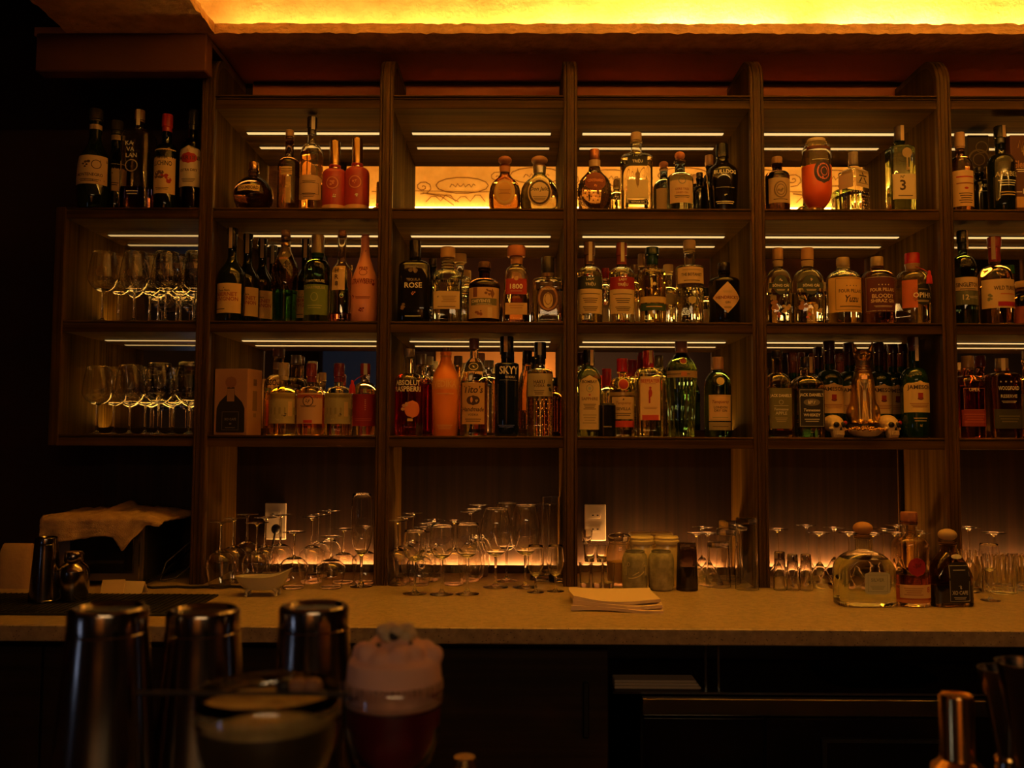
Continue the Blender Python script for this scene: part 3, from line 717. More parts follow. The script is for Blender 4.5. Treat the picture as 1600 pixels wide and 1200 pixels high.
bottle(1, 1037, 34, 252, 'blue glass bottle half hidden behind the copper-stoppered one', LT(g=(.35, .48, .50), s0=.5, s1=.68, nw=.36, c0=.88, cap='ball', cw=.44, cc=(.55, .24, .12)), [('rect', .10, .5, .9, TAN)], Y=3.12)
bottle(1, 1093, 26, 270, 'small black bottle behind the blue-grey bottle on the top shelf', LT(gm=blackg, s0=.55, s1=.72, nw=.4, c0=.9), [], Y=3.13)
bottle(1, 1128, 50, 226, 'wide-shouldered black bottle with white lettering by the fourth upright', {'gm': blackg, 's0': .55, 's1': .72, 'nw': .36, 'c0': .84, 'cap': 'cyl', 'cw': .40, 'cc': (.02, .02, .02), 'prof': [(0, .76), (.015, .84), (.25, .92), (.45, .98), (.55, 1.0), (.60, .97), (.65, .84), (.69, .62), (.73, .42), (.78, .36)]},
    [], [('BULLDOG', .55, .055, WH, .85), ('#lines', .33, .01, WH, .6, 0, 1), ('#blob', .22, .05, WH, 1.6), FINE(.12, .05, 2, WH, .6)])
bottle(1, 1108, 22, 243, 'slim bottle with tan cap behind the black bottle', LT(gm=blackg, s0=.55, s1=.72, nw=.5, c0=.86, cap='cyl', cw=.6, cc=(.55, .32, .18)), [], Y=3.16)
# ---- row 1, fifth bay
bottle(1, 1214, 38, 246, 'small dark apothecary bottle with cork and stamped tan label', LT(gm=glass((.10, .05, .03)), s0=.62, s1=.74, nw=.40, k=2.4, c0=.88, cap='cork', cw=.42, cc=(.40, .22, .12)),
    [('rect', .14, .58, 1.05, (.52, .36, .20), [('#ring', .37, .30, (.2, .12, .06), .8), ('#ring', .37, .2, (.2, .12, .06), .8), ('#blob', .37, .12, (.2, .12, .06), 1.), FINE(.2, .03, 1)])])
bottle(1, 1275, 46, 218, 'orange rounded barrel-shaped can bottle with blue spiral emblem', {'l': ORG, 'g': (.95, .90, .72), 'lm': mat('orange_coat', (.85, .13, .025), .3, coat=.3), 'fill': .62, 'bt': .08, 's0': .8, 's1': .93, 'nw': .62, 'c0': .96, 'cap': 'cyl', 'cw': .62, 'cc': (.7, .55, .32), 'prof': [(0, .42), (.02, .50), (.06, .46), (.10, .60), (.17, .86), (.26, .98), (.36, 1.0), (.7, 1.0), (.80, .97), (.86, .93), (.90, .82), (.93, .68)]},
    [('rect', .82, .87, 1.0, (.10, .02, .02), [])], [('#ell', .52, .32, (.05, .035, .06), .78, .08), ('#ring', .52, .22, (.75, .2, .16), .8, .08), ('#ring', .52, .12, (.75, .2, .16), .8, .10), ('#blob', .44, .07, (.75, .2, .16), .8, .06), FINE(.68, .02, 1, WH, .6)])
bottle(1, 1333, 34, 238, 'clear square-edged bottle turned corner-on, tan label bearing one dark character', LT(dr=1, n=8, s0=.66, s1=.74, nw=.40, k=1.3, c0=.80, cap='cyl', cw=.44, cc=(.30, .24, .18), g=(.96, .95, .86), l=(.96, .93, .76), fill=.34, seg=40, knob=(.04, .32, 7, 9, .0022)),
    [('rect', .40, .76, .86, (.66, .50, .30), [('六', .55, .17, INK, .50), ('#lines', .46, .02, INK, .7, 0, 1)]), ('rect', .40, .70, .84, (.56, .42, .26), [], -.98)], [], rz=.52, Y=3.03)
bottle(1, 1405, 37, 198, 'tall square green bottle with embossed key and pale low label', LT(dr=.95, n=8, s0=.70, s1=.76, nw=.40, k=4, c0=.84, cap='cyl', cw=.44, cc=(.10, .07, .06), g=(.50, .72, .42), l=(.50, .72, .40), fill=.66, seg=40, seal=(.82, TAN), sa=.1),
    [('rect', .13, .42, 1.06, (.66, .52, .32), [('N°', .385, .035, INK, .25, -.1), ('3', .29, .12, INK, .3, -.1), FINE(.17, .02, 1)])], [('#ell', .66, .12, (.35, .25, .12), .9, .1), ('#rect', .54, .16, (.35, .25, .12), .12, .1), ('#rect', .48, .03, (.35, .25, .12), 1.2, .12)])
# ---- row 1, right-hand bay
bottle(1, 1499, 36, 208, 'amber bottle with tan text label beside the right-hand upright', LT(g=(.45, .22, .10), s0=.56, s1=.70, nw=.36, c0=.86, cap='cap', cl=.8, cc=(.5, .3, .15)),
    [('rect', .06, .50, 1.25, (.70, .46, .22), [('#lines', .42, .04, RED, .8, 0, 1), ('#lines', .34, .04, (.3, .1, .05), .8, 0, 1), ('#ell', .28, .03, RED, 1.6), FINE(.16, .14, 5)])])
bottle(1, 1530, 34, 262, 'low dark green bottle with faint silver lettering behind its taller twin', LT(gm=blackg, s0=.60, s1=.76, nw=.4, c0=.9), [], [('ARD', .60, .06, SIL, .6), FINE(.5, .03, 1, SIL)], Y=3.10)
bottle(1, 1562, 42, 198, 'tall black-green bottle with silver lettering left of the gift box', LT(gm=dwine, s0=.55, s1=.68, nw=.36, c0=.90, cap='cap', cl=.80, cc=(.02, .02, .02), seal=(.86, TAN), sa=.2),
    [], [('ARDBEG', .42, .055, (.50, .42, .26), .9), FINE(.32, .08, 3, SIL, .7), FINE(.2, .06, 2, GLD, .6)])
def gift_box(name, label, shelf, x0px, x1px, y0px, Yc, depth, rz, col, art):
    base = ZTOP[shelf]; a = P(x0px, y0px, Yc); b_ = P(x1px, y0px, Yc); W = (b_.x - a.x); H = a.z - base
    root = thing(name, label, 'box', ((a.x + b_.x) / 2, Yc + depth / 2, base), rz)
    m1 = paper(col); MB().box(-W / 2, W / 2, -depth / 2, depth / 2, 0, H, m1, .0015).obj('carton', root, smooth=False)
    sk = lambda u, z, off: (u, -depth / 2 - off, z)
    b = MB(); lettering(b, sk, art, H, W, .0008); b.obj('printing', root, smooth=False)
    return root, W, H
gift_box('gift_box', 'brown whisky gift box with gold stag emblem at the right edge', 1, 1578, 1634, 211, 2.99, .09, 0, (.10, .035, .018),
    [('#dia', .80, .15, GLD, .18, -.14), ('#zig', .88, .10, GLD, .3, -.14), ('#blob', .80, .10, GLD, .7, -.14), ('Glenfiddich', .62, .10, (.5, .22, .08), .9), FINE(.54, .05, 2, WH, .5, -.1), ('—18', .27, .07, WH, .35, -.22), ('#rect', .13, .14, (.62, .36, .12), 3.0)])
gift_box('gift_tube', 'dark brown patterned carton with pale spirals behind the top right bottles', 1, 1512, 1545, 211, 3.14, .08, 0, (.09, .06, .03),
    [('#ring', .86, .14, (.3, .22, .12), 1., .15), ('#ring', .72, .24, (.3, .22, .12), 1.), ('#ring', .72, .14, (.3, .22, .12), 1.), FINE(.45, .04, 1, SIL)])

# ---- row 2, second bay
wine = LT(gm=dwine, s0=.50, s1=.70, nw=.32, c0=.965, cap='cap', cl=.80, cc=(.02, .018, .018), ogee=1)
def wine_b(px, wpx, top, label, Y=None, full=False, rz=0, seal=True):
    t = [('CABERNET', .285, .042, (.35, .07, .03), 1.0), ('SAUVIGNON', .235, .042, (.35, .07, .03), 1.05), ('#blob', .35, .02, INK, 1.4), ('Dona Nera', .325, .02, INK, .5), ('#lines', .13, .02, INK, .5, -.2, 1)]
    o = {**wine}
    if seal: o['seal'] = (.78, (.72, .55, .30)); o['sa'] = .15
    return bottle(2, px, wpx, top, label, o, [('rect', .09, .40, 1.3, (.72, .50, .22), t)], Y=Y, rz=rz)
wine_b(364, 43, 357, 'front dark wine bottle with tan label and tan neck strip, left end of its shelf', rz=-.25)
wine_b(388, 40, 366, 'second dark wine bottle, just behind the front one at the left', Y=3.09)
wine_b(411, 40, 374, 'third dark wine bottle, left of the beaded green bottle', Y=3.15)
wine_b(427, 34, 384, 'fourth dark wine bottle, deepest against the mirror behind the beaded green bottle', Y=3.205)
wine_b(478, 36, 374, 'dark wine bottle standing between the beaded green bottle and the round-shouldered green one', Y=3.13)
bottle(2, 447, 41, 360, 'tall beaded bottle with green lower half and gold neck crest', {'g': (.62, .45, .26), 'lm': glass((.06, .36, .14)), 'l': (.05, .3, .1), 'fill': .34, 'bt': .002, 's0': .62, 's1': .8, 'nw': .32, 'c0': .94, 'cap': 'cyl', 'cw': .36, 'cc': (.45, .28, .14), 'prof': [(0, .86), (.02, .92), (.15, .94), (.30, .96), (.42, 1.0), (.58, 1.0), (.64, .88), (.70, .66), (.76, .46), (.82, .36)], 'knob': (.36, .62, 9, 10, .0022), 'neck': [(.83, .86, GLD, .8), (.89, .92, GLD, .8)]},
    [('dia', .60, .86, .62, (.10, .07, .04), [('#blob', .74, .04, WH, 1.), ('ABSINTHE', .68, .03, (.5, .2, .1), .34)])])
bottle(2, 497, 40, 368, 'dark green round-shouldered liqueur bottle with green label', LT(g=(.12, .26, .08), s0=.60, s1=.72, nw=.44, k=2, c0=.80, cap='cyl', cw=.50, cc=(.30, .24, .16), cm=.3, neck=(.74, .79, GRN)),
    [('rect', .08, .42, 1.2, (.16, .24, .05), [('CHARTREUSE', .385, .03, (.5, .45, .25), .9), ('#ring', .28, .10, (.4, .45, .15), .8), FINE(.17, .05, 2, (.4, .45, .15), .6)])], [('CHARTREUSE', .46, .03, SIL, .8)])
bottle(2, 535, 34, 360, 'slim clear bottle with a little red liquid and a vertical tan label', LT(g=(.92, .82, .62), l=(.80, .20, .10), fill=.10, bt=.004, s0=.54, s1=.68, nw=.38, c0=.95, cap='cork', cw=.36, cc=(.35, .18, .10), ogee=1),
    [('rect', .34, .60, .68, (.72, .50, .28), [('H', .55, .05, INK, .2, -.04), ('R', .48, .05, INK, .2, -.04), ('8', .41, .05, INK, .2, -.04)], -.1)], [('#ring', .28, .05, WH, .8, .1)])
bottle(2, 571, 42, 366, 'opaque pink cream-liqueur bottle with dark red fruit print', {'gm': mat('pink_coated_glass', (.80, .33, .24), .35, coat=.2), 's0': .5, 's1': .7, 'nw': .30, 'c0': .97, 'cap': 'ball', 'cw': .30, 'cc': (.75, .32, .24), 'prof': [(0, .92), (.015, .98), (.1, 1.0), (.42, 1.0), (.50, .94), (.57, .78), (.64, .60), (.72, .44), (.80, .34), (.90, .30)]},
    [], [('PRES', .60, .035, DRED, .4), ('STRAWBERRY', .45, .06, DRED, .95), ('#ring', .55, .07, DRED, 1.3), ('#lines', .27, .03, DRED, .6, 0, 2), ('#blob', .13, .07, DRED, 1.6, -.05), ('#blob', .28, .06, DRED, .8, -.4), ('#blob', .42, .05, DRED, .8, .42), ('#blob', .80, .025, DRED, .8, .05)])
# ---- row 2, third bay
bottle(2, 649, 48, 376, 'tall black square bottle with grey rose lettering and a pink bloom', LT(gm=blackg, dr=.9, n=6, s0=.68, s1=.76, nw=.34, k=1.5, c0=.80, cap='cyl', cw=.38, cc=(.02, .018, .018), tp=1.08, seg=36),
    [], [('#blob', .62, .14, (.18, .13, .10), .9), ('TEQUILA', .50, .035, (.35, .26, .2), .62), ('ROSE', .435, .065, WH, .72), ('#blob', .34, .06, (.85, .32, .22), 1.3), ('#blob', .18, .10, (.20, .12, .08), .9, -.3), FINE(.07, .03, 1, SIL, .5)])
bottle(2, 676, 30, 404, 'plain black bottle edge standing behind the rose bottle', LT(gm=blackg, s0=.6, s1=.74, nw=.4, c0=.9), [], [FINE(.2, .2, 4, WH, .5)], Y=3.12)
sqc = LT(dr=.9, n=5, s0=.60, s1=.70, nw=.44, k=2.2, cap='cork', g=(.95, .97, .84), seg=36)
bottle(2, 700, 46, 387, 'squat clear square bottle with flat wooden stopper and tan label', {**sqc, 'c0': .86, 'cw': .50, 'cc': (.60, .36, .16), 'l': (.97, .96, .74), 'fill': .55, 'bt': .05, 'neck': [(.72, .735, (.4, .35, .25)), (.76, .775, (.4, .35, .25)), (.80, .815, (.4, .35, .25))]},
    [('rect', .17, .40, .90, (.66, .48, .26), [('#blob', .33, .03, INK, 1., -.28), ('#lines', .30, .09, (.35, .2, .1), .5, .08, 4), FINE(.2, .02, 1)])], [('CHILDS', .51, .09, INK, .8)])
bottle(2, 719, 36, 397, 'clear bottle with pale wooden stopper directly behind the squat square one', {**sqc, 'c0': .88, 'cw': .55, 'cc': (.66, .44, .18), 'nw': .34}, [], Y=3.12)
bottle(2, 729, 28, 423, 'short clear bottle with yellow cork seen left of the dark horse-label bottle', {**sqc, 'c0': .84, 'cw': .50, 'cc': (.70, .48, .2)}, [], [FINE(.55, .14, 3, INK, .7)], Y=3.16)
bottle(2, 757, 50, 410, 'dark brown round bottle with pictorial horse label', LT(gm=glass((.14, .06, .03)), s0=.58, s1=.74, nw=.34, k=2, c0=.90, cap='cork', cw=.38, cc=(.20, .10, .06)),
    [('rect', .07, .56, 1.2, (.62, .40, .22), [('#rect', .33, .11, (.16, .15, .09), 4.2), ('CHEYENTE', .34, .05, WH, .62, -.1), FINE(.29, .02, 1, WH, .5), ('#rect', .48, .15, (.20, .07, .04), .5, -.28), ('#blob', .48, .14, (.22, .09, .05), 1.3, .16), ('#dia', .46, .16, (.22, .09, .05), .5, .28), ('#blob', .16, .14, (.28, .10, .06), 1.3, -.15), ('#rect', .16, .16, (.72, .55, .34), .5, .2)])])
bottle(2, 807, 43, 385, 'tapered clear bottle with red label and wide wooden stopper', {'g': (.92, .82, .60), 'l': (.92, .72, .42), 'fill': .40, 'dr': .9, 'n': 4, 's0': .70, 's1': .76, 'nw': .42, 'k': 1.5, 'tp': 1.0, 'c0': .86, 'cap': 'cork', 'cw': .66, 'cc': (.55, .30, .14), 'prof': [(0, .96), (.02, 1.0), (.2, .98), (.45, .90), (.66, .80), (.70, .72), (.73, .50), (.76, .42)], 'neck': [(.765, .85, (.70, .34, .12)), (.835, .855, (.55, .3, .15))], 'seg': 36},
    [('rect', .36, .56, .78, (.36, .025, .015), [('1800', .46, .065, WH, .6), ('#ell', .565, .06, (.72, .42, .2), .9), FINE(.40, .01, 1, WH, .4)]), ('rect', .10, .25, .80, (.62, .40, .20), [('#lines', .2, .06, (.45, .25, .1), .5, 0, 2)])], [])
bottle(2, 856, 48, 402, 'clear square-shouldered bottle with black horseshoe emblem and black stopper', LT(dr=.6, n=5, s0=.60, s1=.68, nw=.38, k=3.5, c0=.78, cap='cyl', cw=.44, cc=(.03, .025, .02), g=(.94, .90, .74), l=(.92, .86, .62), fill=.5, seg=36, neck=(.70, .75, (.3, .2, .1))),
    [('ell', .16, .56, .72, (.10, .04, .03), [('#ring', .36, .36, (.40, .2, .1), .80), ('#ell', .33, .24, (.70, .52, .26), .58), ('#ring', .35, .18, (.25, .14, .06), .6), ('HERRADURA', .50, .03, CR, .45)])])
# ---- row 2, fourth bay
for px, tp, c, cc, ds in ((921, 379, (.035, .045, .03), (.22, .12, .08), 'clear bottle with dark green over tan label at the left end of the fourth bay'), (971, 380, (.34, .02, .015), (.30, .06, .04), 'clear bottle with red over tan label, right of the green-labelled twin')):
    bottle(2, px, 41, tp, ds, LT(g=(.96, .96, .82), l=(.97, .94, .70), fill=.62, bt=.05, s0=.58, s1=.70, nw=.36, k=2, c0=.88, cap='cap', cl=.73, cc=cc, seal=(.76, CR), sa=.1),
        [('rect', .41, .56, 1.15, c, [('LADY', .525, .028, WH, .34), ('TRIỆU', .465, .055, WH, .66)]), ('rect', .11, .408, 1.15, (.66, .50, .28), [FINE(.35, .02, 1, INK, .8), FINE(.27, .07, 3), FINE(.17, .06, 3)])])
bottle(2, 946, 26, 419, 'red-capped bottle peeking between the two twin-labelled bottles', LT(s0=.55, s1=.72, nw=.42, c0=.84, cap='cyl', cw=.46, cc=RED), [('rect', .1, .36, 1., CR)], Y=3.13)
bottle(2, 991, 26, 414, 'clear bottle behind and right of the red-labelled bottle', LT(s0=.55, s1=.72, nw=.42, c0=.86, cap='cyl', cw=.46, cc=(.2, .12, .08), l=(.95, .85, .5)), [('rect', .1, .4, 1., CR)], Y=3.13)
bottle(2, 1019, 43, 387, 'straw-yellow bottle with dark green capsule and green band label', LT(g=(.90, .78, .42), l=(.92, .76, .32), fill=.66, s0=.64, s1=.72, nw=.40, k=2.4, c0=.94, cap='cap', cl=.77, cc=(.015, .05, .02)),
    [('rect', .16, .25, 1.15, (.03, .07, .04), [FINE(.21, .03, 1, GLD, .6)]), ('rect', .262, .34, 1.15, (.60, .42, .16), [])], [('#ell', .50, .05, (.7, .52, .3), 1.), ('#blob', .44, .05, (.5, .2, .08), 1.8, -.2), ('#blob', .44, .05, (.5, .2, .08), 1.8, .2)])
bottle(2, 1002, 14, 397, 'slim bottle neck leaning behind the straw-yellow bottle', LT(s0=.6, s1=.75, nw=.7, c0=.85, cap='cyl', cw=.8, cc=(.5, .35, .2), g=(.8, .7, .45)), [], Y=3.16)
bottle(2, 1044, 30, 414, 'small clear bottle with pale stopper and speckled label, left of the tall embossed bottle', LT(l=(.95, .90, .66), s0=.52, s1=.64, nw=.40, c0=.88, cap='cork', cw=.52, cc=(.72, .58, .34), knob=(.08, .3, 5, 6, .002)), [('rect', .36, .52, .9, (.6, .5, .28))], Y=3.12)
bottle(2, 1077, 43, 376, 'tall clear embossed bottle with tan shoulder label and cork stopper', LT(g=(.97, .96, .80), l=(.97, .92, .60), fill=.42, s0=.66, s1=.69, nw=.38, k=4, c0=.89, cap='cork', cw=.44, cc=(.68, .50, .28), knob=(.04, .44, 12, 11, .0022), ogee=0),
    [('rect', .47, .66, 1.2, (.68, .50, .28), [('THE BOTANIST', .57, .035, INK, .8), FINE(.625, .01, 1, INK, .7), FINE(.50, .02, 1)])], [('#ell', .27, .09, (.55, .45, .2), 1.), ('#frame', .26, .05, (.4, .3, .12), .4)])
bottle(2, 1102, 24, 450, 'very small clear bottle tucked right of the embossed one', LT(s0=.5, s1=.7, nw=.4, c0=.82, cap='cyl', cw=.5, cc=(.02, .02, .02), l=(.9, .8, .5)), [('rect', .1, .45, 1., CR)], Y=3.13)
bottle(2, 1131, 48, 411, 'squat black apothecary bottle with pale diamond label', LT(gm=blackg, s0=.66, s1=.76, nw=.36, k=3, c0=.86, cap='stop', cw=.40, cc=(.02, .015, .015)),
    [('dia', .16, .66, 1.02, (.72, .48, .28), [("HENDRICK'S", .41, .052, DRED, .80), ('GIN', .33, .035, INK, .3), FINE(.50, .03, 2, (.4, .3, .15), .3), FINE(.25, .03, 2, INK, .25)])])
# ---- row 2, fifth bay
for px, wp, ds in ((1215, 42, 'clear bottle with dark oval label at the left end of the fifth bay'), (1261, 50, 'clear bottle with dark oval label and painted birds, fifth bay middle shelf')):
    bottle(2, px, wp, 388, ds, LT(dr=.7, n=2.6, g=(.96, .95, .80), l=(.95, .90, .62), fill=.40, s0=.52, s1=.72, nw=.34, k=1.8, c0=.84, cap='cork', cw=.38, cc=(.52, .30, .14), neck=(.755, .83, (.55, .40, .22))),
        [('ell', .37, .63, .55, (.05, .06, .05), [('#blob', .565, .05, CR, 1.), FINE(.43, .03, 2, CR, .3)]), ('rect', .455, .53, .84, (.05, .06, .05), [('SÔNG CÁI', .495, .042, WH, .78)])], [('#blob', .22, .20, (.35, .16, .08), .9, -.25), ('#blob', .20, .16, (.55, .38, .18), .9, .2), ('#blob', .10, .10, (.42, .08, .04), 1.2, -.1), ('#blob', .33, .12, (.25, .2, .12), .9, -.3)])
fp = LT(s0=.66, s1=.80, nw=.36, k=2, c0=.86, cap='stop', cw=.38, cc=(.52, .38, .20), cm=.2, bt=.1)
bottle(2, 1317, 52, 403, 'round-shouldered bottle with yellow-gold starred label', {**fp, 'g': (.96, .95, .80), 'l': (.95, .88, .62), 'fill': .62},
    [('rect', .17, .68, 1.25, (.74, .46, .14), [('#frame', .43, .46, INK, .95, .12), ('#stars', .55, .025, INK, .4, .12), ('FOUR PILLARS', .475, .05, INK, .75, .12), ('Yuzu', .36, .10, INK, .45, .12, .25), FINE(.25, .03, 1, INK, .7, .12)])], rz=-.1)
bottle(2, 1370, 50, 402, 'round-shouldered bottle with dark purple starred label', {**fp, 'g': (.90, .80, .62), 'gm': glass((.45, .22, .12))},
    [('rect', .17, .68, 1.2, (.10, .02, .025), [('#frame', .43, .49, SIL, 1.1), ('#stars', .56, .025, WH, .4), ('FOUR PILLARS', .49, .05, CR, .8), ('BLOODY', .40, .06, CR, .72), ('SHIRAZ GIN', .33, .05, CR, .78), FINE(.25, .03, 2, CR, .6)])])
br = bottle(2, 1425, 52, 396, 'round clear bottle with red cap, red tassel and black disc label', LT(s0=.62, s1=.76, nw=.38, k=2, c0=.86, cap='cyl', cw=.44, cc=(.50, .02, .02), g=(.94, .88, .68), l=(.92, .78, .46), fill=.55, bt=.12, neck=(.77, .85, (.5, .28, .14))),
    [('rect', .22, .60, .45, (.55, .14, .05), [], -.3), ('ell', .25, .55, .66, (.02, .02, .02), [('OPIHR', .39, .07, WH, .6), FINE(.47, .02, 1, CR, .3), FINE(.31, .03, 2, CR, .4)], .1)])
def tassel(root, W, H, z, u, mt):
    b = MB(); x = u * W; y = -W / 2 - .006
    b.tube([(0, -W * .20, z * H + .02), (x * .6, -W * .40, z * H + .006), (x, y, z * H - .01)], .0012, mt, 6)
    b.loft([(z * H - .045, .011, .008, 2), (z * H - .02, .009, .007, 2), (z * H - .012, .005, .004, 2), (z * H - .006, .006, .005, 2), (z * H - .001, .003, .003, 2)], mt, 12, cx=x, cy=y, flute=10, fl_amp=.15)
    b.obj('tassel', root)
red_thread = mat('red_silk_thread', (.50, .02, .02), .8)
tassel(br[0], br[1], br[2], .72, .25, red_thread)
# ---- row 2, right-hand bay
bottle(2, 1503, 40, 361, 'dark green bottle with pale label and grey band reading twelve', LT(gm=glass((.10, .16, .07)), s0=.58, s1=.74, nw=.34, k=1.8, c0=.90, cap='cap', cl=.80, cc=(.02, .025, .02), seal=(.80, CR), sa=.7),
    [('rect', .35, .49, 1.2, (.66, .48, .28), [('SINGLETON', .41, .045, INK, .9), FINE(.365, .02, 1)]), ('rect', .20, .345, 1.2, (.12, .13, .08), [('12', .28, .055, CR, .3, -.1), FINE(.28, .03, 2, SIL, .4, .22)])], rz=-.1)
bottle(2, 1553, 52, 371, 'bourbon bottle with red foil neck, tan label and crimson stripe', LT(g=(.92, .72, .44), gm=glass((.75, .50, .24)), s0=.50, s1=.68, nw=.32, k=2, c0=.92, cap='cap', cl=.72, cc=(.36, .05, .04), seal=(.74, TAN), sa=-.5),
    [('rect', .18, .50, 1.2, (.70, .50, .26), [('WILD TURKEY', .40, .045, INK, .75, .15), FINE(.335, .03, 1, (.6, .2, .08), .5, .2), ('#rect', .225, .05, (.45, .02, .06), 4.8, .2), ('#blob', .30, .10, (.2, .2, .12), .9, -.35)])], rz=-.12)
bottle(2, 1597, 40, 440, 'short dark bottle with red-brown label at the right frame edge of the middle shelf', LT(gm=dbrown, s0=.5, s1=.74, nw=.4, c0=.86, cap='cork', cc=TAN, cw=.5), [('rect', .05, .42, 1.2, (.35, .08, .04))], Y=3.05)
bottle(2, 1575, 46, 415, 'pale dusty bottle standing behind the bourbon bottle', LT(g=(.7, .62, .4), s0=.5, s1=.7, nw=.36, c0=.88, cap='cyl', cc=(.05, .25, .08), cw=.4), [('rect', .1, .4, 1.2, (.03, .03, .02))], Y=3.16)

# ---- row 3, second bay
rt_, bw, bh = gift_box('gift_box', 'tan tequila gift box printed with a dark round bottle', 3, 338, 395, 576, 2.975, .095, -.22, (.42, .22, .13), [])
def box_art():
    b = MB(); prof = [(0, .40), (.02, .43), (.40, .42), (.50, .34), (.58, .20), (.62, .12), (.74, .11)]
    y = -.0485; vs = []; fs = []; H = bh * .92; W = bw
    for z, r in prof: vs += [(-r * W, y, z * H + .008), (r * W, y, z * H + .008)]
    for i in range(len(prof) - 1): fs.append((2 * i, 2 * i + 1, 2 * i + 3, 2 * i + 2))
    b.add(vs, fs, paper((.018, .012, .010)))
    vs, fs = grid(-.11 * W, .11 * W, .55 * H, .76 * H, 2, 2); b.add([(x, y - .0004, z) for x, z in vs], fs, paper((.36, .20, .11)))
    vs, fs = grid(-.17 * W, .17 * W, .77 * H, .96 * H, 10, 10, SHAPES['ell']); b.add([(x, y - .0006, z) for x, z in vs], fs, paper((.30, .13, .07)))
    sk = lambda u, z, off: (u, y - off, z)
    lettering(b, sk, [('#frame', .23, .30, (.25, .2, .17), .5), ('XO CAFE', .26, .04, (.3, .25, .22), .36), ('#blob', .18, .05, (.3, .25, .2), 1.), FINE(.12, .02, 1, (.3, .25, .2), .3)], H, W, .0008)
    b.obj('printed_bottle', rt_, smooth=False)
    b = MB(); sk2 = lambda u, z, off: (bw / 2 + off, u, z)
    lettering(b, sk2, [('#rect', .80, .10, (.16, .09, .05), 1.0), ('#rect', .52, .30, (.20, .11, .06), .45), ('#rect', .30, .06, (.26, .15, .08), 1.4)], bh, .09, .0006)
    b.obj('side_printing', rt_, smooth=False)
box_art()
bottle(3, 436, 44, 545, 'clear bottle with bold dark letters behind the yellow landscape-label bottle', LT(g=(.92, .88, .66), l=(.95, .78, .32), fill=.5, s0=.56, s1=.70, nw=.36, k=2, c0=.92, cap='cyl', cw=.42, cc=(.28, .14, .08), neck=(.76, .84, (.5, .34, .18))), [], [('ABSOLUT', .60, .07, INK, .9), ('PINCH', .51, .06, (.1, .2, .08), .8)], Y=3.13)
bottle(3, 463, 46, 555, 'yellow liqueur bottle with silver cap standing behind the landscape-label bottle', LT(g=(.55, .45, .25), lm=glass((.96, .68, .14)), l=(.96, .70, .2), fill=.56, s0=.56, s1=.72, nw=.34, c0=.90, cap='cyl', cw=.36, cc=(.5, .42, .30), cm=.5), [], Y=3.15)
land = lambda c: [('rect', .16, .58, 1.25, c, [('#rect', .33, .10, (.28, .24, .10), 5.5), ('#rect', .26, .06, (.40, .34, .16), 6), ('#blob', .28, .06, (.05, .04, .03), 1.6, .16), ('#blob', .22, .04, (.6, .5, .3), 1.8, -.1), ('#ring', .50, .08, (.3, .25, .15), .7, -.25), ('#rect', .36, .20, (.62, .44, .22), .3, .38)])]
rs = LT(s0=.52, s1=.68, nw=.32, k=1.8, bt=.11)
bottle(3, 444, 42, 567, 'yellow-tinted bottle with landscape label and white capped neck', {**rs, 'g': (.95, .90, .62), 'l': (.95, .80, .34), 'fill': .66, 'c0': .86, 'cap': 'cap', 'cl': .76, 'cc': (.62, .48, .28)}, land((.42, .35, .18)))
bottle(3, 487, 43, 568, 'orange-red spirit bottle with tan label and round script stamp', {**rs, 'g': (.94, .84, .70), 'l': (.92, .30, .08), 'fill': .56, 'c0': .86, 'cap': 'cap', 'cl': .74, 'cc': (.30, .05, .05), 'k': 2.2},
    [('rect', .16, .58, 1.15, (.62, .38, .24), [('#ring', .47, .15, INK, 1.), ('Lý', .47, .06, INK, .3, 0, .25), ('#blob', .53, .05, (.3, .14, .08), 1.6, .3), FINE(.40, .03, 2), ('#rect', .19, .04, RED, 3.)])])
bottle(3, 530, 43, 568, 'clear bottle with landscape label and dark red capped neck', {**rs, 'g': (.94, .93, .74), 'l': (.93, .92, .62), 'fill': .52, 'c0': .86, 'cap': 'cap', 'cl': .74, 'cc': (.26, .04, .05), 'k': 2.2}, land((.38, .34, .19)))
bottle(3, 504, 20, 582, 'gold-labelled bottle neck between the orange and clear bottles of the lowest shelf', LT(s0=.5, s1=.7, nw=.5, c0=.88, cap='cyl', cw=.6, cc=(.75, .58, .25), l=(.9, .8, .5)), [], Y=3.13)
br = bottle(3, 571, 38, 568, 'crimson-labelled bottle with red tassel at the right end of its bay', LT(s0=.58, s1=.74, nw=.36, k=1.8, c0=.86, cap='cyl', cw=.42, cc=(.36, .04, .04), g=(.92, .84, .74), seal=(.84, SIL), sa=.2),
    [('rect', .13, .57, 1.25, (.30, .015, .02), [('#lines', .42, .16, (.65, .3, .25), .07, .1, 6), FINE(.22, .04, 2, (.55, .12, .12), .8)])])
tassel(br[0], br[1], br[2], .76, -.42, red_thread)
# ---- row 3, third bay
bottle(3, 640, 45, 545, 'round-shouldered bottle of raspberry-red spirit with bold white lettering', LT(g=(.90, .85, .70), l=(.80, .04, .03), fill=.56, bt=.15, s0=.62, s1=.72, nw=.30, k=2, c0=.92, cap='cyl', cw=.36, cc=(.55, .45, .32), cm=.4),
    [], [('ABSOLUT', .60, .06, WH, .95), ('RASPBERRI', .53, .06, WH, 1.0), ('#ell', .30, .2, (.72, .22, .10), .9, .18), ('#blob', .33, .12, (.6, .35, .25), 1., -.05), ('#rect', .18, .03, (.75, .5, .2), 2., .1)])
bottle(3, 658, 42, 553, 'second red raspberry spirit bottle, behind the front one', LT(g=(.9, .8, .65), l=(.85, .05, .05), fill=.62, s0=.62, s1=.74, nw=.36, c0=.88, cap='cyl', cw=.40, cc=(.50, .40, .26), cm=.4), [], Y=3.12)
